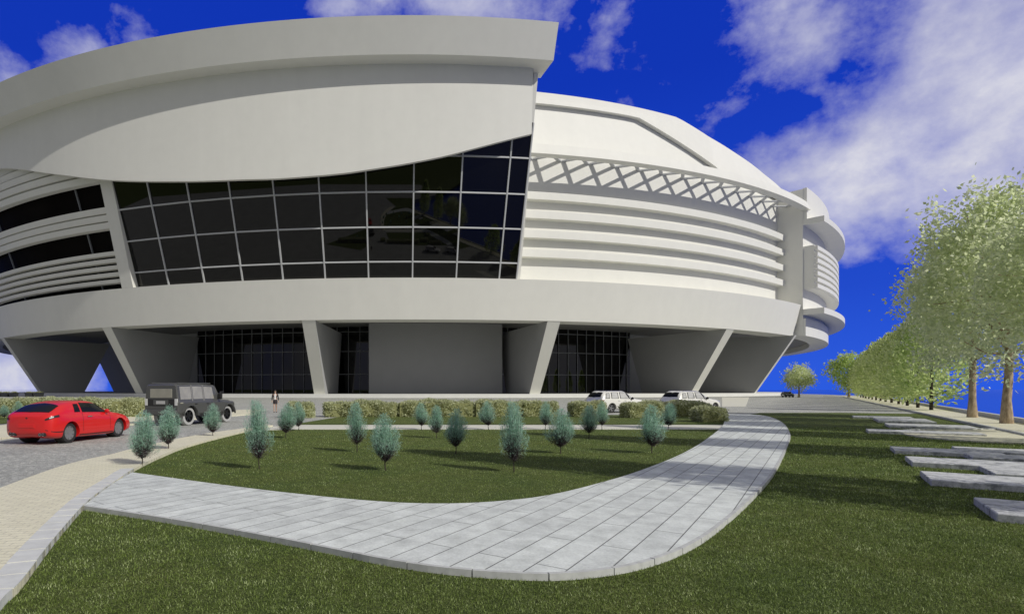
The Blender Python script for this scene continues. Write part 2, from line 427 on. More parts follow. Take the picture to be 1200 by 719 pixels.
for z, h in ((24.35, .72), (25.7, .72), (27.05, .72), (28.4, .72), (29.75, .72), (34.8, 1.12), (36.2, 1.12), (37.6, 1.12), (43.4, 1.2), (45.0, 1.2), (46.6, 1.2), (48.2, 1.2), (49.8, 1.2)):
    r = min(cone(z, .35), 165.9)
    ring('louvre', [(r - 1.3, z), (r, z), (r + h / 3, z + h), (r - 1.3, z + h)], -150, -21.93, W, ar, step=1.2)
VZ = [(-150, 52), (-60, 52), (-40, 51.6), (-35, 51.2), (-32.2, 50.4), (-29.8, 48.9), (-25.7, 45.8), (-20, 42.1), (-14.3, 40.1), (-9.4, 39.4), (-7.6, 39.3), (-4.1, 39.75), (-1.5, 40.7), (0, 41.4), (2.1, 42.65), (4.15, 44.3), (6.25, 46.1), (7.5, 47.15)]
def vz(th):
    for i, ((a, za), (b, zb)) in enumerate(zip(VZ[:-1], VZ[1:])):
        if th <= b or i == len(VZ) - 2:
            pa = VZ[max(i - 1, 0)]; pb = VZ[min(i + 2, len(VZ) - 1)]
            ma = (zb - pa[1]) / (b - pa[0]); m2 = (pb[1] - za) / (pb[0] - a); h = b - a; t = (th - a) / h
            return (2 * t ** 3 - 3 * t * t + 1) * za + (t ** 3 - 2 * t * t + t) * h * ma + (-2 * t ** 3 + 3 * t * t) * zb + (t ** 3 - t * t) * h * m2
def visor(th):
    z0 = vz(th); return [(167.45, z0), (168.2, 58.6), (167.3, 58.6), (166.75, z0)]
ring('visor_panel', visor, -150, 7.5, W, ar, step=.5)
ring('fascia', [(171.0, 58.35), (173.1, 63.6), (172.4, 63.9), (165.4, 63.9), (165.4, 58.35)], -150, 8.35, W, ar, step=.6)
ring('upper_roof', [(140, 61.5), (165.6, 61.5), (165.6, 62.4), (140, 62.4)], -150, 7.7, W, ar, step=1.5)
# the wider rear section to the right of the step
ring('rear_wall', [(155.6, 15.2), (159.6, 15.2), (159.6, 52.0), (150, 52.0), (150, 17.7), (155.6, 17.7)], 38.9, 150, W, ar)
ring('base_band', [(159.5, 15.18), (160.15, 15.18), (160.15, 19.5), (159.5, 19.5)], 38.95, 150, W, ar)
ring('cornice', [(159.5, 42.95), (164, 42.95), (164, 44.35), (159.5, 44.35)], 38.9, 150, W, ar)
ring('cornice_cap', [(159.5, 44.35), (160.4, 44.35), (160.4, 52.2), (159.5, 52.2)], 38.95, 150, W, ar)
ring('balcony_slab', [(159.5, 20.4), (164, 20.4), (164, 21.85), (159.5, 21.85)], 38.9, 150, W, ar)
lb = ring('louvre_box', [(159.5, 26.9), (161.9, 26.9), (161.9, 37.6), (159.5, 37.6)], 39.0, 150, W, ar)
for k in range(7):
    z = 26.95 + k * 1.57; ring('box_slat', [(161.85, z), (162.6, z), (162.6, z + .95), (161.85, z + .95)], 39.0, 150, W, lb)

# ------------------------------------------------------------------ ground, paving, lawn, water
sheet('sea_water', [(9000 * math.cos(2 * math.pi * k / 96), 9000 * math.sin(2 * math.pi * k / 96)) for k in range(96)], -1.4, M['sea'])
def quay(d): return .775 * (d - 28.3) + 31.3          # right-hand edge of the promenade
arc = [(CX + 163 * math.sin(R(t)), CY - 163 * math.cos(R(t))) for t in range(56, 331, 4)]
site = [(quay(0), 0), (quay(60), 60), (quay(138), 138), (124, 142), (136, 160)] + arc + [(-97, 146), (-230, 146), (-230, 10), (-60, -22), (20, -22), (26, -10)]
sheet('plaza_paving', site, 0, M['cobble'], 2.0)

sheet('reflection_field', [(-97, 150), (-2500, 200), (-2500, -1800), (400, -1800), (60, -60), (30, -14), (14, -8), (-80, 20)], -.06, M['lawn'])  # unseen turf, added so the glazing mirrors dark ground
path_out = [at(*p, .09) for p in [(99, 590), (200, 605), (300, 622), (400, 641), (450, 651), (520, 661), (600, 667), (650, 668), (700, 664), (750, 655), (800, 637), (840, 612), (880, 578), (905, 550), (920, 522), (924, 507), (915, 494), (898, 487), (874, 484.5)]]
path_in = [at(*p, .09) for p in [(848, 484.5), (848, 496), (830, 512), (800, 530), (750, 550), (700, 565), (650, 577), (600, 584), (530, 588), (450, 586), (350, 577), (250, 565), (155, 552)]]
po, pi_ = spline(path_out, 6), spline(path_in, 6)
path_poly = po + pi_ + [at(135, 563, .09), at(120, 574, .09)]
sheet('garden_path', path_poly, .075, M['path'], .11)
sw_right = [at(*p, .085) for p in [(-60, 800), (0, 705), (25, 680), (62, 632), (99, 590), (120, 573), (140, 560), (153, 551), (185, 535), (225, 520), (287, 504.5), (320, 498)]]
sw_left = [at(*p, .085) for p in [(310, 496.5), (287, 501), (250, 506), (210, 513), (152, 526), (133, 531), (100, 538), (67, 547), (0, 571), (-80, 604), (-300, 720)]]
swr, swl = spline(sw_right, 6), spline(sw_left, 6)
side_poly = swr + swl
sheet('sidewalk', side_poly, .085, M['beige'], .10)
def ribbon_blocks(name, pts, w, z0, z1, length, mat, gap=.012, side=1):
    """kerb or edging laid as separate stones along a line"""
    mb = MB(); acc = []; P = [Vector((p[0], p[1], 0)) for p in pts]
    L = [0]
    for a, b in zip(P[:-1], P[1:]): L.append(L[-1] + (b - a).length)
    def on(s):
        for i in range(len(P) - 1):
            if s <= L[i + 1] or i == len(P) - 2:
                t = (s - L[i]) / max(1e-6, L[i + 1] - L[i]); d = (P[i + 1] - P[i]).normalized(); return P[i].lerp(P[i + 1], t), Vector((-d.y, d.x, 0)) * side
    s = 0
    while s < L[-1] - .05:
        e = min(s + length * rnd.uniform(.9, 1.1), L[-1]); n = 3
        zz = z1 + rnd.uniform(-.002, .002)
        rows = [on(s + gap / 2 + (e - s - gap) * i / n) for i in range(n + 1)]
        vs = []
        for p, nn in rows: vs += [p + Vector((0, 0, z0)), p + nn * w + Vector((0, 0, z0)), p + nn * w + Vector((0, 0, zz)), p + Vector((0, 0, zz))]
        fs = [(i * 4 + k, i * 4 + (k + 1) % 4, i * 4 + 4 + (k + 1) % 4, i * 4 + 4 + k) for i in range(n) for k in range(4)] + [(0, 1, 2, 3), (n * 4 + 3, n * 4 + 2, n * 4 + 1, n * 4)]
        mb.add(vs, fs); s = e
    return tag(mb.build(name, mat), kind='structure')
ribbon_blocks('path_kerb', po, .05, -.03, .08, .62, M['kerbstone'], side=-1)
edge_line = [p for p in swr if p[1] < 12.2]
ribbon_blocks('sidewalk_edging', edge_line, .25, -.02, .094, .42, M['edging'], gap=.03, side=1)
lawn_main = [(-9.0, -8)] + [p for p in swr if p[1] < 8.9] + po[:1]
lawn_main = [(-6.5, -6)] + [(p[0] - .05, p[1]) for p in swr if p[1] < 8.7] + [po[0]] + [(x, y) for x, y in po[1:]] + [at(890, 483.6), at(985, 483.4), at(1066, 484.6), (41.2, 43.4)] + [(.73 * (d - 26.4) + 27.4, d) for d in (36, 26.4, 12, 0, -6)]
sheet('lawn', lawn_main, .012, M['lawn'])
isl = [at(153.5, 552)] + [p for p in swr if 12.2 < p[1] < 24.6][0:] + [at(345, 502.6), at(600, 502.6), at(843, 502.6)] + [p for p in pi_ if p[1] < 21.5]
sheet('lawn', isl, .020, M['lawn'])
strip2 = [at(343, 497.4), at(362, 494), at(397, 488.5), at(600, 486), at(846, 486), at(848, 497.4)]
sheet('lawn', strip2, .016, M['lawn'])
sheet('garden_walk', [at(318, 499.6, .03), at(343, 497.4, .03), at(600, 497.6, .03), at(850, 497.6, .03), at(846, 502.7, .03), at(600, 502.7, .03), at(345, 502.7, .03), at(290, 504.2, .03)], .03, M['strip'], .04)
sheet('forecourt_slab', [at(846, 476), at(874, 476), at(878, 465.2), at(846, 465.2)], .02, M['strip'], .04)
far_walk = [at(*p, .06) for p in [(-60, 503), (0, 498), (80, 490), (165, 487), (265, 480.5), (305, 479), (305, 484), (265, 487), (150, 497), (60, 505), (0, 513), (-60, 521)]]
sheet('sidewalk', far_walk, .06, M['beige'], .08)
sheet('lawn', [at(-80, 502), at(0, 497), at(80, 489.5), at(160, 486.7), at(160, 483), at(-80, 486)], .03, M['lawn'])
# right promenade
pl = [(.73 * (d - 26.4) + 27.4, d) for d in (0, 26.4, 60, 100, 130)]; pr_ = [(quay(d) - .3, d) for d in (137.5, 100, 60, 26.4, 0)]
prom = pl + [(104, 137.5)] + pr_
sheet('promenade', prom, .12, M['beige'], .15)
ribbon_blocks('promenade_kerb', pl, .16, -.02, .128, 1.0, M['kerbstone'], side=1)
qw = MB()
qp = [(quay(d), d) for d in np.linspace(0, 138, 30)]
for a, b in zip(qp[:-1], qp[1:]):
    prism(qw, [(a[0] - .3, a[1]), (b[0] - .3, b[1]), (b[0] + .05, b[1]), (a[0] + .05, a[1])], -.5, .34)
tag(qw.build('quay_wall', M['kerbstone']), 'long low stone quay wall along the outer edge of the promenade', 'wall')
circ = spline([(19.0, 20.2), (19.6, 21.8), (20.6, 23.0), (22.2, 23.8), (24.6, 24.1), (26.4, 23.9), (27.2, 23.0), (24.6, 18.4), (21.0, 17.9), (19.4, 18.7)], 5, True)
sheet('terrace_paving', circ, .06, M['beige'], .08)
ribbon_blocks('terrace_kerb', spline([(20.6, 23.0), (22.2, 23.8), (24.6, 24.1), (26.4, 23.9)], 5), .18, -.02, .11, .9, M['marble'], side=1)

# stone slabs lying on the lawn, all on one skewed grid
UU = Vector((.8, -.6, 0)); VV = Vector((.6, .8, 0)); slab_polys = []
SL = [((1168, 598.7), 3.2, 1.42, 'nearest grey stone slab on the lawn, cut by the right edge of the photo'),
      ((1091, 559.9), 4.2, 1.45, 'long pale stone slab second nearest to the camera on the right lawn'),
      ((1165.7, 552.2), 3.6, 1.4, 'pale stone slab tucked behind the long second slab at the right edge'),
      ((1069, 539.3), 2.2, 1.4, 'shaded blue-grey stone slab in the middle of the near slab cluster'),
      ((1139.5, 533.5), 4.0, 1.2, 'grey stone slab running out of frame behind the shaded middle slab'),
      ((1048.7, 525.6), 2.15, 1.4, 'pale stone slab with the leftmost tip of the near slab cluster'),
      ((1127, 526.5), 1.6, 1.5, 'farthest pale slab of the near cluster beside the beige terrace'),
      ((1017.5, 503.4), 3.3, 1.5, 'long grey stone slab at the front of the far slab cluster'),
      ((1042.7, 497.6), 2.9, 2.6, 'broad pale stone slab in the middle of the far slab cluster'),
      ((1030, 492.0), 2.2, 4.2, 'long pale stone slab at the back of the far slab cluster'),
      ((1000, 487.2), 2.7, 1.8, 'small thin stone slab touching the plaza, leftmost of the far cluster')]
for k, (fl, lu, lv, lab) in enumerate(SL):
    p = at(*fl, .15); a = Vector((p[0], p[1], 0)); mb = MB((p[0], p[1], 0))
    ps = [a, a + UU * lu, a + UU * lu + VV * lv, a + VV * lv]; slab_polys.append([(q.x, q.y) for q in ps])
    zt = .125 - .005 * (k % 3); prism(mb, slab_polys[-1], 0, zt)
    o = mb.build('stone_slab', M['marble']); o.location = (p[0], p[1], 0)
    bv = o.modifiers.new('edge', 'BEVEL'); bv.width = .012; bv.segments = 1
    tag(o, lab, 'stone slab', 'stone slabs laid on the right lawn')

# grass blades near the viewer (one uncountable mass)
def blades(n, dmin, dmax, polys, excl, name, hh, ww):
    u = nr.random(n); d = dmin * (dmax / dmin) ** u
    x = (nr.random(n) * 1.16 - .08) * d * (1200 / F) - d * PX / F
    P = np.stack([x, d], 1); ok = np.zeros(n, bool)
    for q in polys: ok |= inside(q, P)
    for q in excl: ok &= ~inside(q, P)
    P = P[ok]; d = d[ok]; n = len(P)
    s = np.clip(d / 6, .75, 3.0) ** .8
    ang = nr.random(n) * 6.283; lean = nr.random(n) * .9
    h = hh * (.55 + .8 * nr.random(n)) * s ** .55
    U = np.stack([np.cos(ang) * lean * h, np.sin(ang) * lean * h, h], 1)
    a2 = nr.random(n) * 6.283; w = ww * s
    V = np.stack([np.cos(a2) * w, np.sin(a2) * w, np.zeros(n)], 1)
    me = quad_mesh(name, np.column_stack([P, np.full(n, .012)]), U, V, 'tri')
    return tag(link_mesh(name, me, M['grass']), kind='stuff')
M['grass'] = mat_leaf('grass_blade', (.035, .060, .010), (.25, .34, .075), .3, (.80, .88, .50), 2.2)
blades(330000, 4.2, 26, [lawn_main, isl], [path_poly, side_poly, circ] + slab_polys, 'lawn_grass', .022, .0036)

# ------------------------------------------------------------------ trees
def leaf_cloud(C, spread, per, ln, wd, up=.3, seed=0, outward=0.0, axis=None):
    g = np.random.default_rng(seed); n = len(C) * per
    P = np.repeat(C, per, 0) + g.normal(0, 1, (n, 3)) * np.repeat(spread, per, 0)
    D = unit(g.normal(0, 1, (n, 3)) + np.array([0, 0, up]))
    if axis is not None: D = unit(D + outward * unit(P - axis))
    Vv = unit(np.cross(D, g.normal(0, 1, (n, 3)))); k = (.7 + .6 * g.random((n, 1)))
    return P, D * ln * k, Vv * wd * k
def crown_points(n, cz, rx, rz, g, shell=.55, egg=.0):
    out = []
    while len(out) < n:
        p = g.normal(0, 1, 3); p /= np.linalg.norm(p); r = shell + (1 - shell) * g.random() ** .6
        r *= .88 + .10 * math.sin(3 * math.atan2(p[1], p[0]) + 4 * p[2]) + .10 * g.random()
        k = 1 - egg * max(p[2], -.3)
        out.append((p[0] * r * rx * k, p[1] * r * rx * k, cz + p[2] * r * rz))
    return np.array(out)
def broad_tree(name, seed, H, rx, z0, nclump, per, ln, mat, bark, trunk_r=.24):
    g = np.random.default_rng(seed); rt = empty(name)
    cz = (H + z0) / 2; rz = (H - z0) / 2
    mb = MB(); zs = np.linspace(0, H * .72, 9); wob = np.cumsum(g.normal(0, .025, (9, 2)), 0); wob[:2] = 0
    tp = [(wob[i, 0], wob[i, 1], zs[i]) for i in range(9)]
    mb.tube(tp, [trunk_r * (1.35 if i == 0 else 1 - .085 * i) for i in range(9)], 9)
    C = crown_points(nclump, cz, rx, rz, g, .35, .20)
    for i in range(13):
        b = tp[int(g.integers(3, 8))]; e = C[int(g.integers(0, len(C)))]
        m = (np.array(b) * .5 + e * .5) + np.array([0, 0, -.25])
        mb.tube([b, tuple(m), tuple(e)], [trunk_r * .38, trunk_r * .24, .02], 5)
    mb.build('trunk', bark, rt, 60)
    sp = np.full((len(C), 3), .42) * (.7 + .6 * g.random((len(C), 1)))
    me = quad_mesh('crown', *leaf_cloud(C, sp, per, ln, ln * .3, .15, seed, .5, np.array([0, 0, cz])))
    link_mesh('crown', me, mat, rt); return rt
def column_tree(name, seed, H, rx, z0, n, ln, mat, bark):
    g = np.random.default_rng(seed); rt = empty(name)
    mb = MB(); mb.tube([(0, 0, 0), (.02, 0, H * .4), (0, .02, H * .9)], [.13, .09, .02], 7)
    C = []; 
    while len(C) < n:
        t = g.random() ** .85; a = g.random() * 6.283
        prof = math.sin(math.pi * min(1, (t * .93 + .05)) ** .62) ** .7
        r = rx * prof * (.45 + .55 * g.random() ** .5) * (1 + .14 * math.sin(5 * a + 9 * t) + .10 * math.sin(17 * t + 2 * a))
        C.append((r * math.cos(a), r * math.sin(a), z0 + t * (H - z0)))
    C = np.array(C)
    for i in range(16):
        e = C[int(g.integers(0, len(C)))]; mb.tube([(0, 0, max(.5, e[2] - 1.0)), tuple(e)], [.04, .01], 4)
    mb.build('trunk', bark, rt, 60)
    P, U, V = leaf_cloud(C, np.full((len(C), 3), .2), 5, ln, ln * .26, .9, seed, .7, np.array([0, 0, H * .35]))
    link_mesh('crown', quad_mesh('crown', P, U, V), mat, rt); return rt
def row(k): return (29.57 + 4.44 * k, 27.46 + 5.97 * k)
t1 = broad_tree('broadleaf_tree', 3, 12.2, 3.7, 2.7, 340, 50, .22, M['leaf'], M['bark'], .19)
t2 = broad_tree('broadleaf_tree', 5, 11.3, 3.3, 2.5, 320, 50, .22, M['leaf'], M['bark'], .19)
G1 = 'trees along the promenade'
tag(t1, 'tall leafy tree with the nearer pale trunk on the promenade', 'tree', G1); t1.location = (*row(0), .12); t1.rotation_euler.z = 1.0
tag(t2, 'leafy tree with the farther of the two pale trunks on the promenade', 'tree', G1); t2.location = (*row(1), .12); t2.rotation_euler.z = 2.2
def put(src, x, y, rz, s, lab, group=G1, z=.12):
    o = copy_tree(src); o.location = (x, y, z); o.rotation_euler = (0, 0, rz); o.scale = (s, s, s * 1.0)
    tag(o, lab, 'tree', group); return o
put(t1, 26.0, 21.6, .4, .80, 'tall leafy tree at the right edge whose crown juts in from outside')
c1 = column_tree('slender_tree', 8, 8.0, 2.0, .75, 850, .36, M['leaf_far'], M['bark_dark'])
c2 = column_tree('slender_tree', 9, 7.8, 1.9, .75, 850, .36, M['leaf_far'], M['bark_dark'])
c4 = column_tree('slender_tree', 14, 8.0, 1.9, .75, 2300, .21, M['leaf_far'], M['bark_dark'])
c3 = column_tree('slender_tree', 10, 8.4, 2.3, .8, 760, .34, M['leaf_dark'], M['bark_dark'])
ordn = ['second', 'third', 'fourth', 'fifth', 'sixth', 'seventh', 'eighth', 'ninth', 'tenth', 'eleventh', 'twelfth', 'thirteenth']
tag(c3, 'nearest slender tree of the row, darker green with a rounded low crown', 'tree', 'slender trees in the promenade row'); c3.location = (*row(3), .12)
n = 0
for k in range(4, 16):
    lab = '%s slender tree of the long row, counting from the nearest' % ordn[n]
    if n < 2:
        o = (c1, c2)[n]; o.location = (*row(k), .12); tag(o, lab, 'tree', 'slender trees in the promenade row')
    else: put((c1, c2)[n % 2], *row(k), n * 1.7, 1 + .05 * math.sin(n * 2.3), lab, 'slender trees in the promenade row')
    n += 1
for i, (x, y, z, lab) in enumerate(((22.1, 17.4, 1.35, 'first slender tree outside the right edge, next to the jutting leafy crown'), (18.0, 11.9, 1.45, 'second slender tree outside the right edge of the photo'), (13.3, 5.6, 1.45, 'third slender tree outside the right edge of the photo'))):
    if i == 0: o = c4; o.location = (x, y, .12); tag(o, lab, 'tree', 'slender trees in the promenade row')
    else: o = put(c4, x, y, x, 1, lab, 'slender trees in the promenade row')
    o.scale = (.85, .85, z)
f1 = broad_tree('broadleaf_tree', 21, 9.6, 3.7, 1.4, 190, 26, .42, M['leaf_dark'], M['bark'], .22)
tag(f1, 'rounded yellow-green tree at the far end of the promenade row', 'tree', G1); x, y = row(15.6); f1.location = (x - 2.2, y, .12)
f2 = broad_tree('broadleaf_tree', 22, 7.3, 3.0, 1.5, 170, 26, .36, M['leaf'], M['bark'], .2)
tag(f2, 'small round tree standing alone on the far plaza edge', 'tree'); f2.location = (91.0, 127.5, 0)

# ------------------------------------------------------------------ hedges
def hedge(x0, x1, y0, y1, h, lab, seed, dens=300, z=.016):
    h -= .13
    g = np.random.default_rng(seed); cx, cy = (x0 + x1) / 2, (y0 + y1) / 2; lx, ly = x1 - x0, y1 - y0
    mb = MB(); nx, ny, nz = max(3, int(lx / .35)), 4, 4
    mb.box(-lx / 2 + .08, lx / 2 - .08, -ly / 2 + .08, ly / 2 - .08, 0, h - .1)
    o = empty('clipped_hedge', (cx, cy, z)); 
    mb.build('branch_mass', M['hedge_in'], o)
    A = [lx * ly, lx * h, lx * h, ly * h, ly * h]; P = []
    for i, a in enumerate(A):
        m = int(a * dens); s, t = g.random(m) - .5, g.random(m)
        if i == 0: q = np.stack([s * lx, (t - .5) * ly, np.full(m, h)], 1)
        elif i < 3: q = np.stack([s * lx, np.full(m, (-.5, .5)[i - 1] * ly), t * h], 1)
        else: q = np.stack([np.full(m, (-.5, .5)[i - 3] * lx), s * ly, t * h], 1)
        P.append(q)
    P = np.concatenate(P)
    e = np.stack([P[:, 0] / (lx / 2), P[:, 1] / (ly / 2), (P[:, 2] - h * .45) / (h * .55)], 1)      # rounded edges
    k = np.maximum(1, (np.sum(np.abs(e) ** 6, 1)) ** (1 / 6)); e = e / k[:, None]
    P = np.stack([e[:, 0] * lx / 2, e[:, 1] * ly / 2, e[:, 2] * h * .55 + h * .45], 1)
    P[:, 2] += .06 * np.sin(P[:, 0] * 2.1 + seed) + .04 * np.sin(P[:, 0] * 5.3 + seed * 2)
    P[:, 1] += .10 * np.sin(P[:, 0] * 3.1 + seed * 3) * np.sign(P[:, 1]) + .05 * np.sin(P[:, 2] * 9 + P[:, 0] * 4)
    P += g.normal(0, .035, P.shape); P[:, 2] = np.maximum(P[:, 2], .02)
    m = len(P); D = unit(g.normal(0, 1, (m, 3)) + unit(P - np.array([0, 0, h * .3])) * .9)
    V = unit(np.cross(D, g.normal(0, 1, (m, 3)))) * .042
    link_mesh('foliage', quad_mesh('foliage', P, D * .12, V), M['hedge'], o)
    return tag(o, lab, 'hedge', 'clipped hedges along the driveway')
def hx(px, d): return (px - PX) / F * d
d = 36.0
hedge(hx(379, d), hx(466, d), d, d + 1.5, 1.05, 'clipped olive hedge block just right of the gap, behind the left shrubs', 1)
hedge(hx(467, d), hx(556, d), d + .15, d + 1.6, 1.10, 'clipped olive hedge block left of centre, below the blank grey wall', 2)
hedge(hx(557, d), hx(612, d), d + .1, d + 1.5, 1.08, 'clipped olive hedge block right of centre, behind the tallest front shrub', 3)
hedge(hx(613, d), hx(656, d), d + .2, d + 1.6, 1.05, 'clipped olive hedge block right below the foot of the third leaning fin', 4)
hedge(hx(672, d), hx(711, d), d, d + 1.4, 1.05, 'short clipped hedge covering the rear of the left white car', 5)
hedge(hx(728, d), hx(768, d), d - 1.2, d + .3, 1.02, 'short clipped hedge covering the bonnet of the left white car', 6)
hedge(hx(774, d), hx(846, d), d + .9, d + 2.4, 1.0, 'long clipped hedge covering the lower side of the right white car', 7)
hedge(hx(823, 30.2), hx(853, 30.2), 30.2, 31.5, .82, 'low rounded hedge block nearest the bend of the stone path', 8)
hedge(hx(337, 34.8), hx(365, 34.8), 34.8, 36.2, 1.0, 'small yellowish hedge block beside the walking woman', 9)
hedge(hx(-60, 36), hx(46, 36), 35.6, 37.2, 1.22, 'clipped hedge behind the tail of the red car', 10)
hedge(hx(47, 36), hx(112, 36), 35.6, 37.2, 1.25, 'clipped hedge behind the roof of the red car', 11)
hedge(hx(113, 36), hx(171, 36), 35.4, 37.0, 1.2, 'clipped hedge between the red car and the dark off-roader', 12)

# ------------------------------------------------------------------ blue-green shrubs
def shrub(seed, H, w):
    g = np.random.default_rng(seed); rt = empty('feathery_shrub')
    mb = MB(); mb.tube([(0, 0, -.02), (.012, .0, .14), (-.006, .01, .36)], [.015, .012, .008], 6)
    TP = []; TU = []; TV = []; LP = []; LU = []; LV = []
    ph = g.random(3) * 6.283
    def env(z, a):      # crown outline: widest below the middle, rounded top, ragged
        t = (z - .24 * H) / (.76 * H)
        if t < 0 or t > 1: return 0
        return w * (math.sin(math.pi * min(1, .08 + .92 * t) ** .72) ** .62) * (.86 + .14 * math.sin(3 * a + ph[0] + 5 * t) + .08 * math.sin(7 * a + ph[1] - 9 * t))
    for i in range(130):
        a = g.random() * 6.283; zt = H * (.34 + .66 * g.random() ** .8); r = env(min(zt, H * .985), a) * (.35 + .65 * g.random() ** .5)
        z0 = .18 + .16 * g.random()
        b = np.array([0, 0, z0]); e = np.array([r * math.cos(a), r * math.sin(a), zt]); m = np.array([r * .95 * math.cos(a), r * .95 * math.sin(a), z0 + (zt - z0) * .35])
        pts = [(1 - t) ** 2 * b + 2 * t * (1 - t) * m + t * t * e for t in np.linspace(0, 1, 13)]
        mb.tube([tuple(p) for p in pts[::3]], [.0045, .0034, .0026, .0018, .001], 3, False)
        for j in range(1, 13):
            p = pts[j]; d = pts[j] - pts[j - 1]; d = d / np.linalg.norm(d)
            for q in range(6):
                v = d * .7 + g.normal(0, .62, 3); v[2] += .15; v /= np.linalg.norm(v)
                sd = np.cross(v, g.normal(0, 1, 3)); sd /= np.linalg.norm(sd); zz = p[2] / H; o = p + g.normal(0, .02, 3)
                if zz < .36 + .30 * (g.random() - .4) and math.hypot(p[0], p[1]) < w * (.55 + .4 * g.random()):
                    TP.append(o); TU.append(v * (.03 + .06 * g.random())); TV.append(sd * .0032)
                else:
                    LP.append(o); LU.append(v * (.035 + .075 * g.random())); LV.append(sd * .0036)
    for i in range(420):
        a = g.random() * 6.283; z = H * (.25 + .72 * g.random()); r = env(z, a) * (.8 + .35 * g.random())
        p = np.array([r * math.cos(a), r * math.sin(a), z]); v = np.array([math.cos(a) * .4, math.sin(a) * .4, .5]) + g.normal(0, .5, 3); v /= np.linalg.norm(v)
        sd = np.cross(v, g.normal(0, 1, 3)); sd /= np.linalg.norm(sd); LP.append(p); LU.append(v * .06); LV.append(sd * .0035)
    mb.build('stems', M['bark_dark'], rt)
    link_mesh('twigs', quad_mesh('twigs', np.array(TP), np.array(TU), np.array(TV)), M['twig'], rt)
    link_mesh('needles', quad_mesh('needles', np.array(LP), np.array(LU), np.array(LV)), M['teal'], rt)
    return rt
protos = [shrub(31, 1.28, .37), shrub(32, 1.3, .35), shrub(33, 1.34, .38)]
SH = [(166, 547, 482, 'bluish shrub at the lawn corner nearest the beige sidewalk'),
      (197, 528, 476, 'bluish shrub beside the sidewalk, in front of the off-roader rear bumper'),
      (249.5, 512, 473, 'bluish shrub standing before the front wheel of the off-roader'),
      (304, 549.5, 468, 'tallest bluish shrub on the left, in the front row right of the off-roader'),
      (334.5, 513, 472, 'bluish shrub just in front of the small hedge block by the woman'),
      (350, 504, 471, 'small bluish shrub directly right of the one before the small hedge block'),
      (418.5, 529, 471, 'bluish shrub in the middle row under the left edge of the blank grey wall'),
      (452, 551, 485, 'front-row bluish shrub with reddish twigs, left of the photo centre'),
      (494, 503, 472, 'small back-row bluish shrub left of a close trio, on the pale walk'),
      (511.5, 513, 475, 'bluish shrub in the middle of the close trio left of centre'),
      (534, 531, 479, 'bluish shrub nearest to the camera in the close trio left of centre'),
      (572.5, 503, 470, 'lone small back-row bluish shrub between the trio and the tallest centre shrub'),
      (602.5, 553, 470, 'largest front-row bluish shrub in the centre, closest to the path'),
      (639, 503, 470, 'small back-row bluish shrub below the foot of the third fin'),
      (656.5, 531, 479, 'middle-row bluish shrub right of the largest centre shrub'),
      (690, 513, 474, 'bluish shrub in front of the left white car rear'),
      (705.5, 503, 470, 'small back-row bluish shrub overlapping the left white car rear door'),
      (764, 531, 475, 'rightmost front bluish shrub, between the two white cars'),
      (783, 503, 472, 'small back-row bluish shrub just below the right white car tail'),
      (5, 491, 474, 'bluish shrub at the left edge in front of the far hedge'),
      (22, 489, 470, 'bluish shrub behind the red car tail, second from the left edge')]
used = [False] * 3
for i, (px, py, ty, lab) in enumerate(SH):
    k = i % 3; o = protos[k] if not used[k] else copy_tree(protos[k]); used[k] = True
    p = at(px, py, .02); hgt = (py - ty) / F * p[1]; s = hgt / (1.28, 1.3, 1.34)[k]
    ws = (1.0 + .12 * math.sin(i * 1.9)) * (1.0 if hgt < 1.35 else .95)
    o.location = (p[0], p[1], .02); o.scale = (ws, ws, s); o.rotation_euler = (R(3 * math.sin(i * 2.7)), R(3 * math.cos(i * 1.7)), i * 1.31)
    tag(o, lab, 'shrub', 'blue-green shrubs dotted over the lawn')

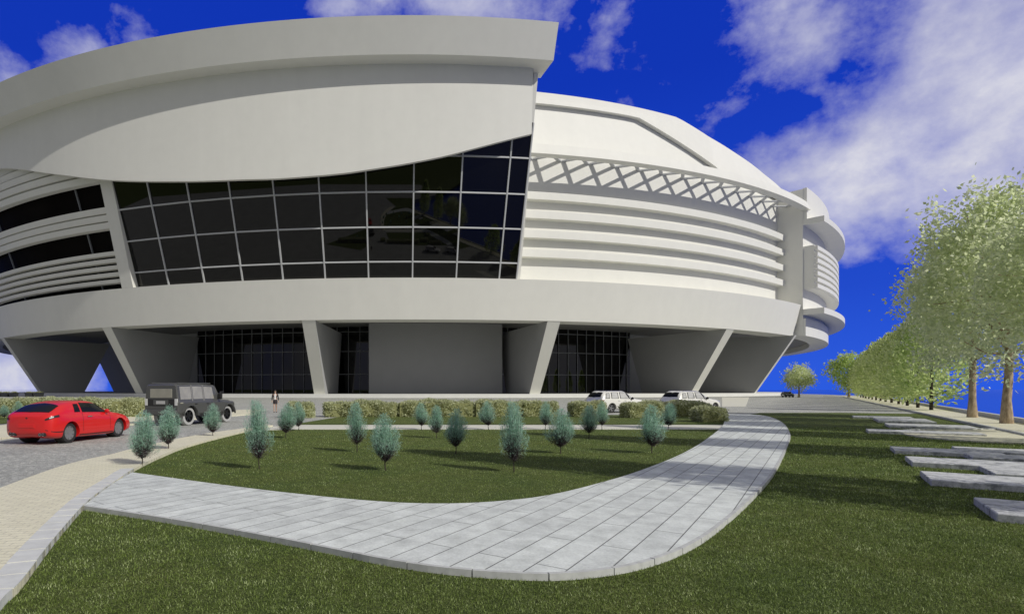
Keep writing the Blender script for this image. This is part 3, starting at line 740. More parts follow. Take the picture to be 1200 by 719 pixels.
# ------------------------------------------------------------------ cars (x forward, y left, z up)
class Loft:
    """body skin through half cross-sections: each station is (x, [(y, z), ...]) from bottom centre to top centre"""
    def __init__(s, st, smooth=True):
        s.x = np.array([a for a, _ in st]); s.p = np.array([b for _, b in st], float); s.smooth = smooth
    def sec(s, x):
        x = min(max(x, s.x[0]), s.x[-1]); i = min(max(int(np.searchsorted(s.x, x)) - 1, 0), len(s.x) - 2)
        h = s.x[i + 1] - s.x[i]; t = (x - s.x[i]) / h
        if not s.smooth: return s.p[i] * (1 - t) + s.p[i + 1] * t
        def tan(j):
            if j == 0: return (s.p[1] - s.p[0]) / (s.x[1] - s.x[0])
            if j == len(s.x) - 1: return (s.p[-1] - s.p[-2]) / (s.x[-1] - s.x[-2])
            return (s.p[j + 1] - s.p[j - 1]) / (s.x[j + 1] - s.x[j - 1])
        return (2*t**3-3*t*t+1) * s.p[i] + (t**3-2*t*t+t) * h * tan(i) + (-2*t**3+3*t*t) * s.p[i+1] + (t**3-t*t) * h * tan(i+1)
    def pt(s, x, v):
        q = s.sec(x); n = len(q) - 1; i = min(int(v), n - 1); t = v - i
        if not s.smooth: p = q[i] * (1 - t) + q[i + 1] * t
        else:
            a = q[i - 1] if i > 0 else q[i]; b, c = q[i], q[i + 1]
            d = q[i + 2] if i + 2 <= n else np.array([-q[n - 1][0], q[n - 1][1]])
            k = .55
            m1 = (c - a) * .5 * k * 1.4; m2 = (d - b) * .5 * k * 1.4
            p = (2*t**3-3*t*t+1) * b + (t**3-2*t*t+t) * m1 + (-2*t**3+3*t*t) * c + (t**3-t*t) * m2
        return Vector((x, float(max(p[0], 0)), float(p[1])))
    def nor(s, x, v):
        e = .01; a = s.pt(x + e, v) - s.pt(x - e, v); b = s.pt(x, min(v + e, len(s.p[0]) - 1.001)) - s.pt(x, max(v - e, 0)); n = b.cross(a)
        if n.length < 1e-9: return Vector((0, 0, 1))
        n.normalize(); return -n if n.y < 0 or (abs(n.y) < .02 and n.z < 0) else n
    def body(s, nx=56, nv=6):
        K = len(s.p[0]) - 1; vs = [k / nv for k in range(K * nv + 1)]; mb = MB(); rings = 0; m = 0
        xs = np.linspace(s.x[0], s.x[-1], nx)
        for x in xs:
            half = [s.pt(x, v) for v in vs]; rg = half + [Vector((p.x, -p.y, p.z)) for p in half[-2:0:-1]]; m = len(rg); mb.v += [tuple(p) for p in rg]
        for i in range(nx - 1):
            for k in range(m): mb.f.append((i * m + k, i * m + (k + 1) % m, (i + 1) * m + (k + 1) % m, (i + 1) * m + k))
        mb.f += [tuple(range(m))[::-1], tuple((nx - 1) * m + k for k in range(m))]
        mb.mi = [0] * len(mb.f); return mb
    def patch(s, name, xa, xb, v0, v1, mat, parent, off=.007, side=0, n=10, th=.012):
        """a panel lying on the skin between two lines of x (functions of 0..1 up the panel); side 0 spans both sides over the top"""
        out = []
        f = lambda q, t: q(t) if callable(q) else q
        for sg in ((1, -1) if side == 0 else (side,)):
            mb = MB(); top = []; bot = []
            for i in range(n + 1):
                t = i / n; v = v0 + (v1 - v0) * t
                for j in range(n + 1):
                    x = f(xa, t) + (f(xb, t) - f(xa, t)) * j / n; p = s.pt(x, v); q = s.nor(x, v)
                    for L, o in ((top, off), (bot, off - th)):
                        w = p + q * o; L.append(Vector((w.x, w.y * sg, w.z)))
            w = n + 1; fs = [(i * w + j, i * w + j + 1, (i + 1) * w + j + 1, (i + 1) * w + j) for i in range(n) for j in range(n)]
            mb.add(top, fs); out.append(mb)
        if side == 0:
            out[0].add([Vector(p) for p in out[1].v], out[1].f); out = out[:1]
        o = out[0].build(name, mat, parent, 40, fix=False)
        bm = bmesh.new(); bm.from_mesh(o.data); bmesh.ops.remove_doubles(bm, verts=bm.verts, dist=.004)
        cen = sum((v.co for v in bm.verts), Vector()) / len(bm.verts)
        bmesh.ops.recalc_face_normals(bm, faces=bm.faces); bm.to_mesh(o.data); bm.free(); return o
def carve(o, cuts):
    """cut the wheel openings out of a body, without operators"""
    tmp = []
    for c in cuts:
        m = o.modifiers.new('cut', 'BOOLEAN'); m.operation = 'DIFFERENCE'; m.object = c; m.solver = 'EXACT'; tmp.append(c)
    bpy.context.view_layer.update(); dg = bpy.context.evaluated_depsgraph_get()
    me = bpy.data.meshes.new_from_object(o.evaluated_get(dg)); o.modifiers.clear(); o.data = me
    for c in tmp: bpy.data.objects.remove(c)
    me.polygons.foreach_set('use_smooth', [True] * len(me.polygons)); me.set_sharp_from_angle(angle=R(38))
def wheel(parent, x, y, r, w, sg, tyre, rim, spokes, rimr=.68):
    Mt = Matrix.Translation((x, y, r)) @ Matrix.Scale(sg, 4, (0, 1, 0))
    h = MB(); h.lathe([(.001, -.16), (r * .6, -.16), (r * .6, -.11), (.001, -.11)], 20, Mt); hub = h.build('wheel', M['trim'], parent, 40)
    t = MB(); t.lathe([(r * rimr, -w), (r * .93, -w), (r, -w * .82), (r, -w * .16), (r * .95, 0), (r * rimr, .004)], 36, Mt, True); t.build('tyre', tyre, hub, 40)
    m = MB(); m.lathe([(r * rimr, -.10), (r * (rimr + .01), -.005), (r * (rimr - .05), .0), (r * (rimr - .07), -.10)], 36, Mt, True)
    m.lathe([(.001, -.015), (r * .16, -.02), (r * .17, -.06), (.001, -.06)], 16, Mt)
    for k in range(spokes):
        a = 2 * math.pi * k / spokes; c, s_ = math.cos(a), math.sin(a)
        vs = []
        for q, ww, yy in ((r * .12, .05, -.03), (r * (rimr - .04), .05, -.012)):
            for u, dy in ((-ww, 0), (ww, 0), (ww, -.04), (-ww, -.04)): vs.append(Mt @ Vector((c * q - s_ * u, yy + dy, s_ * q + c * u)))
        m.add(vs, [(0, 1, 2, 3), (7, 6, 5, 4)] + [(i, i + 4, (i + 1) % 4 + 4, (i + 1) % 4) for i in range(4)])
    m.build('rim', rim, hub, 40)
def make_car(name, loft, paint, wheels, r, ww, track, wbase, tyre, rim, spokes, arch=1.1, nx=56):
    rt = empty(name); body = loft.body(nx).build('body', paint, rt, 38)
    cuts = []
    for x in wheels:
        for sg in (1, -1):
            c = MB(); c.lathe([(.001, -.36), (r * arch, -.36), (r * arch, .4), (.001, .4)], 32, Matrix.Translation((x, sg * track, r * 1.04)) @ Matrix.Scale(sg, 4, (0, 1, 0)))
            cuts.append(c.build('cutter', M['trim']))
    carve(body, cuts); body.data.materials.clear(); body.data.materials.append(paint)
    for p in body.data.polygons: p.material_index = 0
    for x in wheels:
        for sg in (1, -1): wheel(rt, x, sg * (track + .02), r, ww, sg, tyre, rim, spokes)
    return rt
def lin(a, b): return lambda t: a + (b - a) * t
def bx(parent, name, mat, x0, x1, y0, y1, z0, z1, bev=.01, lab=None):
    mb = MB(); mb.box(x0, x1, y0, y1, z0, z1); o = mb.build(name, mat, parent)
    if bev: m = o.modifiers.new('b', 'BEVEL'); m.width = bev; m.segments = 2
    if lab: o['label'] = lab
    return o
def park(rt, local, world, heading, z=0.0):
    a = R(90 - heading); rt.rotation_euler = (0, 0, a); c, s = math.cos(a), math.sin(a)
    rt.location = (world[0] - (c * local[0] - s * local[1]), world[1] - (s * local[0] + c * local[1]), z)
def S(x, zb, wb, mid, bel, edge, top): return (x, [(0, zb), (wb, zb), mid, bel, edge, (0, top)])

# red coupe
cp = Loft([S(.0, .40, .50, (.60, .58), (.57, .80), (.46, .88), .90), S(.06, .30, .68, (.77, .56), (.73, .87), (.58, .95), .97), S(.26, .22, .76, (.88, .56), (.83, .94), (.63, 1.05), 1.09),
           S(.68, .20, .80, (.915, .58), (.86, .965), (.60, 1.235), 1.285), S(1.2, .19, .82, (.905, .60), (.85, .96), (.56, 1.325), 1.372), S(1.8, .18, .82, (.90, .60), (.85, .945), (.56, 1.325), 1.375),
           S(2.25, .18, .82, (.90, .60), (.85, .93), (.56, 1.285), 1.34), S(2.72, .18, .82, (.905, .58), (.85, .91), (.60, 1.08), 1.15), S(3.05, .19, .82, (.91, .56), (.85, .89), (.62, .945), .97),
           S(3.5, .20, .80, (.905, .54), (.82, .82), (.60, .88), .895), S(3.95, .22, .74, (.85, .50), (.74, .73), (.52, .785), .80), S(4.22, .27, .60, (.68, .46), (.57, .63), (.40, .68), .69), S(4.34, .36, .44, (.50, .45), (.42, .56), (.30, .60), .605)])
car = make_car('red_coupe', cp, M['red'], (.86, 3.36), .335, .22, .80, 2.5, M['rubber'], M['alloy'], 9)
tag(car, 'glossy red three-door coupe seen from behind on the grey setts', 'car')
for sg in (1, -1):
    cp.patch('side_window', lin(1.42, 1.50), lin(2.86, 2.40), 3.10, 3.86, M['carglass'], car, side=sg)
    cp.patch('quarter_window', lin(1.06, 1.20), lin(1.34, 1.42), 3.12, 3.76, M['carglass'], car, side=sg)
    cp.patch('tail_lamp', .02, .36, 2.74, 2.97, M['trim'], car, side=sg, off=.010)
    o = cp.patch('lamp_lens', .07, .17, 2.79, 2.92, M['lamp_clear'], car, side=sg, off=.018)
    for xg in (1.40, 2.78): cp.patch('door_gap', xg, xg + .014, 1.25, 3.02, M['trim'], car, side=sg, off=.003, n=6)
    cp.patch('bumper_crease', .02, .50, 1.55, 1.62, M['trim'], car, side=sg, off=.003, n=6)
    cp.patch('sill_line', 1.25, 2.95, 1.18, 1.26, M['trim'], car, side=sg, off=.004, n=6)
    cp.patch('headlight', 3.86, 4.16, 2.7, 2.95, M['lamp_clear'], car, side=sg, off=.006)
    mb = MB(); q = cp.pt(2.58, 3.05); mb.lathe([(.001, 0), (.055, .01), (.075, .05), (.07, .13), (.03, .17), (.001, .175)], 12, Matrix.Translation((q.x, sg * (q.y - .01), q.z + .06)) @ Matrix.Scale(sg, 4, (0, 1, 0)) @ Matrix.Scale(.65, 4, (1, 0, 0)))
    mb.build('wing_mirror', M['red'], car, 40)
    mb = MB(); mb.bar((1.62, sg * .893, .84), (1.84, sg * .893, .84), .03, .03); mb.build('door_handle', M['chrome'], car)
    mb = MB(); mb.lathe([(.03, 0), (.046, 0), (.046, .2), (.03, .2)], 14, Matrix.Translation((-.0, sg * .47, .335)) @ Matrix.Rotation(R(-90), 4, 'Z'), True)
    mb.lathe([(.03, 0), (.046, 0), (.046, .2), (.03, .2)], 14, Matrix.Translation((-.0, sg * .58, .335)) @ Matrix.Rotation(R(-90), 4, 'Z'), True); mb.build('exhaust_pipe', M['chrome'], car, 40)
    bx(car, 'exhaust_surround', M['trim'], .0, .1, sg * .525 - .13, sg * .525 + .13, .28, .395, .03)
    for xc in (.86, 3.36): mb = MB(); mb.lathe([(.001, -.3), (.345, -.3), (.345, -.16), (.001, -.16)], 24, Matrix.Translation((xc, sg * .8, .335)) @ Matrix.Scale(sg, 4, (0, 1, 0))); mb.build('wheel_well', M['trim'], car)
cp.patch('rear_window', lambda t: .14 + .05 * (1 - t), lambda t: .74 - .12 * (1 - t), 3.98, 5, M['carglass'], car)
cp.patch('windscreen', lambda t: 2.36 + .06 * (1 - t), lambda t: 3.0 - .06 * (1 - t), 4.08, 5, M['carglass'], car)
bx(car, 'plate_recess', M['red'], -.012, .02, -.31, .31, .52, .66, .015); bx(car, 'number_plate', M['red'], -.018, .0, -.26, .26, .54, .645, .006)
bx(car, 'badge', M['trim'], -.012, .03, -.035, .035, .82, .875, .02)
park(car, (.86, -.82), at(81.5, 518.8), 9.8)

# dark square off-roader
def B(x, zb, w, zbelt, wr, zr, wb=None): return (x, [(0, zb), (wb or w * .92, zb), (w, zb + .14), (w, zbelt - .04), (w * .985, zbelt), (wr, zr - .05), (wr - .07, zr), (0, zr + .02)])
of = Loft([B(.0, .52, .96, 1.16, .86, 1.93), B(.05, .50, 1.0, 1.18, .88, 1.99), B(1.6, .46, 1.02, 1.19, .89, 2.02), B(2.95, .46, 1.02, 1.19, .86, 1.97), B(3.25, .46, 1.02, 1.19, .84, 1.6),
           B(3.42, .46, 1.02, 1.19, .86, 1.27), B(3.6, .46, 1.02, 1.17, .80, 1.23), B(4.35, .48, 1.0, 1.12, .78, 1.18), B(4.55, .52, .96, 1.05, .76, 1.12)], False)
offr = make_car('off_roader', of, M['black_paint'], (.92, 4.0), .45, .30, .86, 3.1, M['whitewall'], M['black_rim'], 6, 1.12, 60)
tag(offr, 'boxy charcoal off-roader with pale tyres and black rims', 'car')
for sg in (1, -1):
    for a, b in ((.20, .98), (1.10, 1.84), (1.96, 2.72)): of.patch('side_window', a, lin(b, b - (.0 if b < 2 else .06)), 4.12, 4.92, M['cabin'], offr, side=sg, n=4)
    for a in (1.04, 1.90): of.patch('pillar_trim', a - .035, a + .02, 3.9, 5.0, M['cabin'], offr, side=sg, n=3, off=.012)
    bx(offr, 'tail_lamp', M['lamp_clear'], -.02, .04, sg * .88 - .075, sg * .88 + .075, .98, 1.30, .01)
    of.patch('wheel_flare', .40, 1.44, 2.2, 2.62, M['trim'], offr, side=sg, n=3, off=.0) if False else None
    n = 18
    for xc in (.92, 4.0):
        mb = MB(); vs = []
        for k in range(n + 1):
            a = math.pi * k / n; 
            for rr, yy in ((.50, .0), (.56, .0), (.56, .07), (.50, .07)): vs.append((xc + rr * math.cos(a), sg * (.985 + yy), .468 + rr * math.sin(a)))
        mb.add(vs, [(i * 4 + k, i * 4 + (k + 1) % 4, i * 4 + 4 + (k + 1) % 4, i * 4 + 4 + k) for i in range(n) for k in range(4)])
        mb.build('wheel_flare', M['black_paint'], offr)
    bx(offr, 'running_board', M['black_rim'], 1.5, 3.4, sg * 1.0 - .1, sg * 1.0 + .1, .40, .46, .02)
    bx(offr, 'wing_mirror', M['trim'], 2.98, 3.12, sg * 1.12 - .12, sg * 1.12 + .12, 1.25, 1.55, .04)
    for a in (1.2, 2.1): bx(offr, 'door_handle', M['trim'], a, a + .18, sg * 1.02 - .02, sg * 1.02 + .03, 1.02, 1.06, .008)
    bx(offr, 'side_vent', M['cabin'], .14, .34, sg * 1.012 - .01, sg * 1.012 + .01, 1.07, 1.13, .004)
    bx(offr, 'roof_rail', M['black_paint'], .2, 2.7, sg * .76 - .025, sg * .76 + .025, 2.02, 2.08, .015)
    for xc in (.92, 4.0): mb = MB(); mb.lathe([(.001, -.4), (.49, -.4), (.49, -.26), (.001, -.26)], 24, Matrix.Translation((xc, sg * .86, .468)) @ Matrix.Scale(sg, 4, (0, 1, 0))); mb.build('wheel_well', M['trim'], offr)
bx(offr, 'rear_window', M['cabin'], -.012, .05, -.66, .66, 1.34, 1.78, .03)
bx(offr, 'tailgate_panel', M['trim'], -.012, .05, -.78, .78, .95, 1.30, .02)
bx(offr, 'number_plate', M['plate'], -.045, -.005, -.26, .26, 1.05, 1.20, .006); bx(offr, 'plate_frame', M['black_paint'], -.03, .0, -.44, .44, 1.0, 1.25, .01)
bx(offr, 'rear_bumper', M['black_paint'], -.16, .1, -.96, .96, .52, .78, .05); bx(offr, 'front_bumper', M['trim'], 4.5, 4.68, -.94, .94, .52, .80, .05)
of.patch('windscreen', lambda t: 2.98, lambda t: 3.36, 6.15, 7, M['cabin'], offr, n=4)
mb = MB(); mb.bar((3.2, -.9, 1.3), (3.3, -.98, 1.62), .06, .06); mb.bar((3.3, -.98, 1.62), (3.5, -.98, 1.62), .12, .10); mb.build('snorkel', M['trim'], offr)
park(offr, (.92, -.88), at(221.5, 498), 19.5)

# pale estate off-roaders
su = Loft([S(.0, .46, .66, (.76, .62), (.74, .96), (.60, 1.02), 1.06), S(.06, .38, .80, (.90, .62), (.88, 1.02), (.70, 1.14), 1.18), S(.22, .34, .84, (.95, .64), (.91, 1.05), (.69, 1.42), 1.49), S(.5, .32, .86, (.965, .66), (.92, 1.06), (.66, 1.61), 1.66),
           S(1.4, .30, .87, (.97, .68), (.925, 1.06), (.66, 1.66), 1.715), S(2.3, .30, .87, (.97, .68), (.925, 1.05), (.65, 1.63), 1.69), S(2.75, .30, .87, (.97, .68), (.925, 1.04), (.66, 1.45), 1.52), S(3.3, .31, .87, (.97, .67), (.92, 1.03), (.70, 1.10), 1.14),
           S(3.9, .33, .84, (.95, .64), (.86, .97), (.64, 1.03), 1.05), S(4.4, .36, .74, (.86, .60), (.76, .88), (.54, .93), .945), S(4.68, .42, .56, (.66, .58), (.58, .76), (.42, .81), .82)])
sv = make_car('estate_car', su, M['white_paint'], (.95, 3.8), .37, .24, .84, 2.85, M['rubber'], M['alloy'], 5)
tag(sv, 'white estate car parked behind the hedge gap, left of the pair', 'car', 'white cars parked behind the hedges')
for sg in (1, -1):
    for q in ((1.80, 1.85, 2.62, 2.36, 3.16, 3.80), (2.70, 2.66, 3.04, 2.60, 3.16, 3.66), (.98, 1.06, 1.54, 1.60, 3.16, 3.80), (.42, .56, .74, .82, 3.2, 3.74)): su.patch('window_pane', lin(q[0], q[1]), lin(q[2], q[3]), q[4], q[5], M['palepane'], sv, side=sg, off=.011)
    su.patch('side_window', lin(1.75, 1.80), lin(3.12, 2.55), 3.12, 3.86, M['carglass'], sv, side=sg)
    su.patch('rear_side_window', lin(.92, 1.0), lin(1.60, 1.66), 3.12, 3.84, M['carglass'], sv, side=sg)
    su.patch('quarter_window', lin(.36, .52), lin(.78, .86), 3.14, 3.78, M['carglass'], sv, side=sg)
    su.patch('tail_lamp', .04, .22, 2.72, 3.0, M['lamp_red'], sv, side=sg)
    su.patch('headlight', 4.12, 4.5, 2.68, 2.95, M['lamp_clear'], sv, side=sg)
    mb = MB(); q = su.pt(2.85, 3.05); mb.lathe([(.001, 0), (.07, .01), (.10, .05), (.09, .16), (.03, .2), (.001, .2)], 12, Matrix.Translation((q.x, sg * (q.y - .01), q.z + .08)) @ Matrix.Scale(sg, 4, (0, 1, 0)) @ Matrix.Scale(.6, 4, (1, 0, 0))); mb.build('wing_mirror', M['trim'], sv, 40)
    for a in (1.5, 2.1): 
        mb = MB(); mb.bar((a, sg * .945, .95), (a + .2, sg * .945, .95), .03, .03); mb.build('door_handle', M['chrome'], sv)
    mb = MB(); mb.tube([(.6, sg * .66, 1.64), (.75, sg * .66, 1.71), (2.1, sg * .66, 1.71), (2.25, sg * .66, 1.66)], .02, 6); mb.build('roof_rail', M['chrome'], sv)
    for xc in (.95, 3.8): mb = MB(); mb.lathe([(.001, -.3), (.39, -.3), (.39, -.16), (.001, -.16)], 24, Matrix.Translation((xc, sg * .84, .385)) @ Matrix.Scale(sg, 4, (0, 1, 0))); mb.build('wheel_well', M['trim'], sv)
su.patch('rear_window', lambda t: .075 + .03 * (1 - t), lambda t: .36, 4.1, 5, M['carglass'], sv)
su.patch('windscreen', lambda t: 2.42, lambda t: 3.2, 4.08, 5, M['carglass'], sv)
bx(sv, 'number_plate', M['plate'], -.015, .02, -.26, .26, .66, .77, .006); bx(sv, 'rear_bumper', M['trim'], -.01, .1, -.6, .6, .42, .52, .03)
sv.scale = (1, 1, .955)
park(sv, (.95, -.86), at(716.5, 483.6), 68)
s2 = copy_tree(sv); tag(s2, 'white estate car parked behind the long hedge, right of the pair')
park(s2, (.95, -.86), at(806, 483.0), 68)
# far dark hatchback on the plaza edge
dk = copy_tree(sv); dk.name = 'dark_hatchback'
for ch in dk.children:
    if ch.name.startswith('body'): ch.data = ch.data.copy(); ch.data.materials.clear(); ch.data.materials.append(M['dark_paint'])
if 'group' in dk: del dk['group']
tag(dk, 'tiny dark car far off on the plaza, left of the lone round tree', 'car'); dk.scale = (.85, .95, .72)
dk.location = (91, 132, 0); dk.rotation_euler = (0, 0, R(90 - 200))

# dark planters far left under the arena
for i, (a, b) in enumerate(((-6, 1.5), (2.5, 10.5), (12.5, 19.5), (31, 40), (41, 49.5))):
    d = 140; x = hx((a + b) / 2, d); w = (b - a) / F * d; rt = empty('planter_box', (x, d, 0))
    mb = MB(); mb.add([(-w*.42, -.7, 0), (w*.42, -.7, 0), (w*.42, .7, 0), (-w*.42, .7, 0), (-w/2, -.8, .82), (w/2, -.8, .82), (w/2, .8, .82), (-w/2, .8, .82)], [(3, 2, 1, 0), (0, 1, 5, 4), (1, 2, 6, 5), (2, 3, 7, 6), (3, 0, 4, 7), (4, 5, 6, 7)]); mb.build('tub', M['planter'], rt)
    mb = MB(); mb.box(-w/2 - .05, w/2 + .05, -.85, .85, .82, .95); mb.build('rim', M['planter'], rt)
    C = np.column_stack([nr.uniform(-w*.45, w*.45, 60), nr.uniform(-.6, .6, 60), nr.uniform(.95, 1.12, 60)])
    link_mesh('plants', quad_mesh('plants', *leaf_cloud(C, np.full((60, 3), .05), 5, .16, .05, .8, i)), M['hedge_in'], rt)
    tag(rt, 'dark planter box far off at left, %s of five from the left edge' % ('first', 'second', 'third', 'fourth', 'fifth')[i], 'planter', 'dark planter boxes beyond the hedge')

# ------------------------------------------------------------------ walking woman
def skin_mesh(name, joints, links, mat, parent, sub=2, root=0):
    me = bpy.data.meshes.new(name); bm = bmesh.new(); L = bm.verts.layers.skin.verify()
    vs = []
    for (p, r) in joints:
        v = bm.verts.new(p); v[L].radius = r if hasattr(r, '__len__') else (r, r); vs.append(v)
    vs[root][L].use_root = True
    for a, b in links: bm.edges.new((vs[a], vs[b]))
    bm.to_mesh(me); bm.free()
    o = bpy.data.objects.new(name, me); COL.objects.link(o)
    o.modifiers.new('s', 'SKIN'); s = o.modifiers.new('u', 'SUBSURF'); s.levels = sub; s.render_levels = sub
    bpy.context.view_layer.update()
    m2 = bpy.data.meshes.new_from_object(o.evaluated_get(bpy.context.evaluated_depsgraph_get())); bpy.data.objects.remove(o)
    m2.name = name; m2.materials.clear(); return link_mesh(name, m2, mat, parent, 180)
pw = empty('person'); px_, py_ = at(322.5, 483)
tag(pw, 'woman walking in dark jacket, white top and short skirt, arms down', 'person')
J = [((0, 0, .93), (.13, .10)), ((0, 0, 1.10), (.105, .085)), ((0, .01, 1.28), (.135, .095)), ((0, .01, 1.40), (.07, .06)), ((0, 0, 1.47), .045), ((0, -.01, 1.55), (.068, .08)), ((0, -.01, 1.63), (.07, .082)),
     ((-.08, 0, .88), .085), ((-.085, -.09, .50), .055), ((-.085, -.12, .46), .052), ((-.085, -.10, .10), .035), ((-.085, -.20, .04), .032),
     ((.08, 0, .88), .085), ((.085, .04, .50), .055), ((.085, .08, .46), .05), ((.085, .20, .12), .035), ((.085, .12, .04), .032),
     ((-.17, .01, 1.37), .05), ((-.22, .03, 1.12), .038), ((-.235, -.03, .90), .026), ((-.235, -.06, .82), (.02, .035)), ((-.235, -.07, .76), (.012, .028)),
     ((.17, .01, 1.37), .05), ((.22, .02, 1.12), .038), ((.24, .02, .90), .026), ((.24, -.01, .82), (.02, .035)), ((.24, -.02, .76), (.012, .028))]
K = [(0, 1), (1, 2), (2, 3), (3, 4), (4, 5), (5, 6), (0, 7), (7, 8), (8, 9), (9, 10), (10, 11), (0, 12), (12, 13), (13, 14), (14, 15), (15, 16), (2, 17), (17, 18), (18, 19), (19, 20), (20, 21), (2, 22), (22, 23), (23, 24), (24, 25), (25, 26)]
bd = skin_mesh('body', J, K, M['skin'], pw)
hm = MB(); hm.lathe([(.001, -.09), (.05, -.08), (.085, -.03), (.09, .03), (.06, .085), (.001, .095)], 14, Matrix.Translation((0, .02, 1.625)) @ Matrix.Rotation(R(90), 4, 'X'))
hm.tube([(0, .075, 1.62), (0, .085, 1.5), (0, .075, 1.40)], [.075, .07, .05], 10); hm.tube([(-.07, .0, 1.62), (-.078, .01, 1.50), (-.07, .03, 1.41)], [.03, .03, .02], 8); hm.tube([(.07, .0, 1.62), (.078, .01, 1.50), (.07, .03, 1.41)], [.03, .03, .02], 8)
hm.build('hair', M['hair'], pw, 180)
skin_mesh('jacket', [((0, .03, .90), (.165, .10)), ((0, .03, 1.12), (.135, .10)), ((0, .025, 1.30), (.16, .105)), ((0, .03, 1.40), (.09, .06)), ((-.175, .015, 1.375), .062), ((-.225, .03, 1.12), .052), ((-.238, -.02, .92), .042), ((.175, .015, 1.375), .062), ((.225, .02, 1.12), .052), ((.242, .02, .92), .042)],
          [(0, 1), (1, 2), (2, 3), (2, 4), (4, 5), (5, 6), (2, 7), (7, 8), (8, 9)], M['jacket'], pw)
mb = MB(); mb.add([(-.075, -.088, .90), (.055, -.088, .90), (.05, -.10, 1.12), (.07, -.105, 1.28), (.03, -.07, 1.43), (-.03, -.07, 1.43), (-.07, -.105, 1.28), (-.055, -.10, 1.12), (-.075, -.05, .90), (.055, -.05, .90), (.05, -.05, 1.12), (.07, -.05, 1.28), (.03, -.03, 1.43), (-.03, -.03, 1.43), (-.07, -.05, 1.28), (-.055, -.05, 1.12)],
    [(0, 1, 2, 7), (7, 2, 3, 6), (6, 3, 4, 5), (0, 8, 9, 1), (1, 9, 10, 2), (2, 10, 11, 3), (3, 11, 12, 4), (4, 12, 13, 5), (5, 13, 14, 6), (6, 14, 15, 7), (7, 15, 8, 0)]); mb.build('shirt', M['shirt'], pw, 60)
mb = MB(); n = 20; vs = []
for z, a, b in ((.98, .135, .105), (.88, .165, .125), (.70, .165, .145), (.66, .17, .15)):
    vs += [(a * math.cos(2 * math.pi * k / n), b * math.sin(2 * math.pi * k / n), z) for k in range(n)]
mb.add(vs, [(i * n + k, i * n + (k + 1) % n, (i + 1) * n + (k + 1) % n, (i + 1) * n + k) for i in range(3) for k in range(n)]); mb.build('skirt', M['jacket'], pw, 60)
for sx, yy in ((-.085, -.15), (.085, .15)):
    mb = MB(); mb.tube([(sx, yy + .10, .045), (sx, yy, .04), (sx, yy - .13, .03)], [.042, .045, .028], 8); mb.build('shoe', M['shoe'], pw, 60)
pw.location = (px_, py_, 0); pw.rotation_euler = (0, 0, R(12))

# ------------------------------------------------------------------ light and sky
SUN_AZ, SUN_EL = 50, 36.5            # degrees from straight behind the viewer towards the right; height
sd = Vector((math.cos(R(SUN_EL)) * math.sin(R(SUN_AZ)), -math.cos(R(SUN_EL)) * math.cos(R(SUN_AZ)), math.sin(R(SUN_EL))))
sl = bpy.data.lights.new('sun', 'SUN'); so = bpy.data.objects.new('sun', sl); COL.objects.link(so)
sl.energy = 3.0; sl.angle = R(.6); sl.color = (1, .965, .90)
so.rotation_euler = sd.to_track_quat('Z', 'Y').to_euler(); so.location = (60, -40, 90)
wd = bpy.data.worlds.new('World'); scene.world = wd; wd.use_nodes = True
nt = wd.node_tree; bg = nt.nodes['Background']
STR = .1; bg.inputs['Strength'].default_value = STR
sk = N(nt, 'ShaderNodeTexSky', sky_type='NISHITA'); sk.sun_disc = False
sk.sun_elevation = R(SUN_EL); sk.sun_rotation = R(180 - SUN_AZ); sk.air_density = 1; sk.dust_density = .6; sk.ozone_density = 2
tc = N(nt, 'ShaderNodeTexCoord'); dirv = tc.outputs['Generated']
sep = N(nt, 'ShaderNodeSeparateXYZ'); nt.links.new(dirv, sep.inputs[0])
zc = math_n(nt, 'MAXIMUM', math_n(nt, 'ABSOLUTE', sep.outputs[2]), .0)
# deep polarised blue over the sea side: Nishita tinted towards it
deep = ramp(nt, zc, [(0, (.15, 1.0, 7.6)), (.14, (.09, .62, 6.0)), (.45, (.03, .33, 4.6)), (1, (.03, .3, 4.2))])
blue = mixc(nt, .975, sk.outputs[0], deep)
def pdir(x, y):
    v = Vector(((x - PX) / F, 1, (PY - y) / F)); v.normalize(); return v
def vdot(v):
    n = N(nt, 'ShaderNodeVectorMath', operation='DISTANCE'); nt.links.new(wv, n.inputs[0]); n.inputs[1].default_value = v; return n.outputs['Value']
# soft warp so the banks are not round
wn = N(nt, 'ShaderNodeTexNoise'); wn.inputs['Scale'].default_value = 3.2; wn.inputs['Detail'].default_value = 5; nt.links.new(dirv, wn.inputs['Vector'])
ws = N(nt, 'ShaderNodeVectorMath', operation='MULTIPLY_ADD'); nt.links.new(wn.outputs['Color'], ws.inputs[0]); ws.inputs[1].default_value = (.26, .26, .26); 
sh = N(nt, 'ShaderNodeVectorMath', operation='ADD'); nt.links.new(dirv, sh.inputs[0]); sh.inputs[1].default_value = (-.13, -.13, -.13); nt.links.new(sh.outputs[0], ws.inputs[2]); wv = ws.outputs[0]
banks = [((1160, 100), .25, 1.1), ((1100, 190), .16, .85), ((1000, 185), .17, .95), ((915, 185), .12, 1.0), ((1010, 120), .15, .75), ((950, 45), .15, .72), ((895, 30), .10, .55), ((1190, 0), .18, .9), ((850, 110), .08, .5), ((560, -22), .14, .72), ((420, -14), .11, .6), ((690, 45), .10, .33),
         ((150, 48), .05, .62), ((95, 62), .06, .72), ((35, 72), .07, .8), ((-30, 75), .11, .8), ((0, 440), .085, 1.4), ((-70, 400), .15, 1.3), ((112, 450), .05, .75), ((1130, 270), .14, .42), ((1000, 300), .12, .3), ((720, 95), .08, .35)]
acc = None
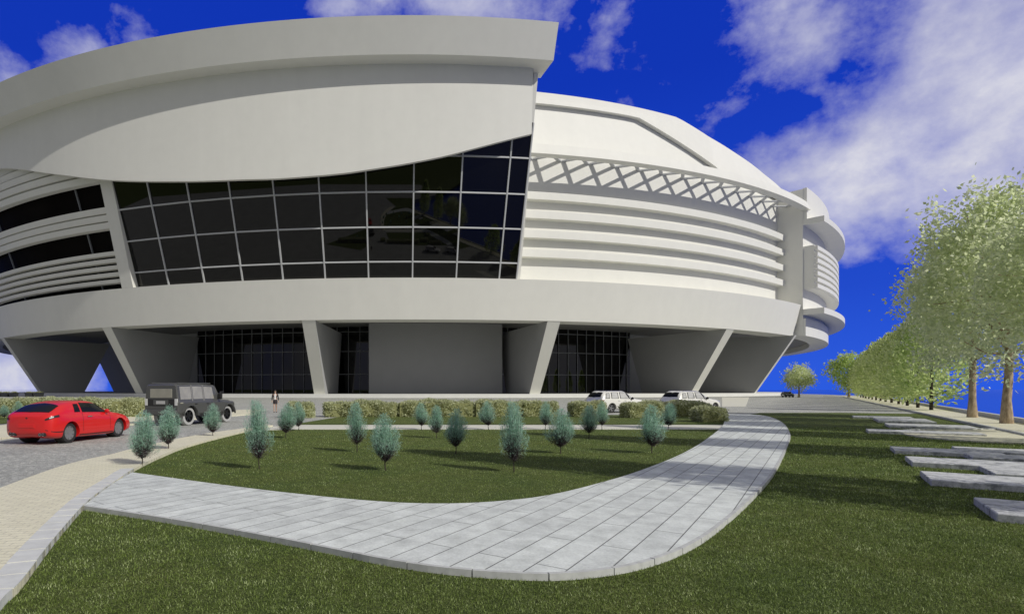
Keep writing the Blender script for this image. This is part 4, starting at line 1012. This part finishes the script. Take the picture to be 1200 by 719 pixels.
for (p, r, a) in banks:
    w = math_n(nt, 'MULTIPLY', math_n(nt, 'SUBTRACT', 1, math_n(nt, 'DIVIDE', vdot(pdir(*p)), r * 1.12), clamp=True), a * 1.35)
    acc = w if acc is None else math_n(nt, 'MAXIMUM', acc, w)
for (p, r_, a) in [((1035, 45), .09, .55), ((1070, 168), .07, .45), ((905, 130), .09, .42), ((850, 60), .08, .3), ((1000, 95), .05, .25)]:
    acc = math_n(nt, 'SUBTRACT', acc, math_n(nt, 'MULTIPLY', math_n(nt, 'SUBTRACT', 1, math_n(nt, 'DIVIDE', vdot(pdir(*p)), r_), clamp=True), a), clamp=True)
nz = N(nt, 'ShaderNodeTexNoise'); nz.inputs['Scale'].default_value = 6.5; nz.inputs['Detail'].default_value = 8; nz.inputs['Roughness'].default_value = .58; nz.inputs['Distortion'].default_value = .1
st = N(nt, 'ShaderNodeMapping'); st.inputs['Scale'].default_value = (1, 1, 1.25); st.inputs['Rotation'].default_value = (0, R(-14), 0); nt.links.new(dirv, st.inputs[0]); nt.links.new(st.outputs[0], nz.inputs['Vector'])
# invented bright cloud, unseen overhead and behind the viewer, added as neutral fill light
behind = ramp(nt, math_n(nt, 'MULTIPLY_ADD', sep.outputs[1], -.5, .5), [(.27, 0), (.47, 1)])
over = ramp(nt, sep.outputs[2], [(.56, 0), (.78, 1)])
amt = acc
fill_veil = math_n(nt, 'MULTIPLY', math_n(nt, 'MAXIMUM', behind, over), math_n(nt, 'MULTIPLY_ADD', nz.outputs[0], .5, .62), clamp=True)
n2 = noise(nt, st.outputs[0], 19, 7, .62)
cl = math_n(nt, 'ADD', math_n(nt, 'MULTIPLY', math_n(nt, 'SUBTRACT', nz.outputs[0], .5), 1.55), math_n(nt, 'SUBTRACT', amt, .24))
cl = math_n(nt, 'ADD', cl, math_n(nt, 'MULTIPLY', math_n(nt, 'SUBTRACT', n2, .5), .85))
cmask = ramp(nt, cl, [(0.0, 0), (.45, .55), (.95, .97)])
ccol = mixc(nt, ramp(nt, nz.outputs[0], [(.35, 0), (.65, 1)]), (5.0, 5.1, 6.6), (7.2, 7.2, 7.9))
gate = math_n(nt, 'MULTIPLY', cmask, ramp(nt, amt, [(.0, 0), (.18, 1)]))
final = mixc(nt, gate, blue, ccol)
sv_ = N(nt, 'ShaderNodeVectorMath', operation='DOT_PRODUCT'); nt.links.new(dirv, sv_.inputs[0]); sv_.inputs[1].default_value = tuple(sd)
sunny = math_n(nt, 'ADD', math_n(nt, 'MULTIPLY_ADD', sv_.outputs['Value'], .5, .2), math_n(nt, 'MULTIPLY', math_n(nt, 'SUBTRACT', nz.outputs[0], .5), .6), clamp=True)
final = mixc(nt, fill_veil, final, mixc(nt, sunny, (2.1, 2.1, 2.05), (5.4, 5.3, 5.0)))
nt.links.new(final, bg.inputs['Color'])

vs_ = scene.view_settings; vs_.view_transform = 'Standard'; vs_.look = 'None'; vs_.exposure = 0; vs_.gamma = 1; vs_.use_curve_mapping = False
scene.cycles.max_bounces = 8; scene.cycles.diffuse_bounces = 5; scene.cycles.transmission_bounces = 6; scene.cycles.transparent_max_bounces = 4; scene.cycles.caustics_reflective = False
scene.cycles.use_denoising = True
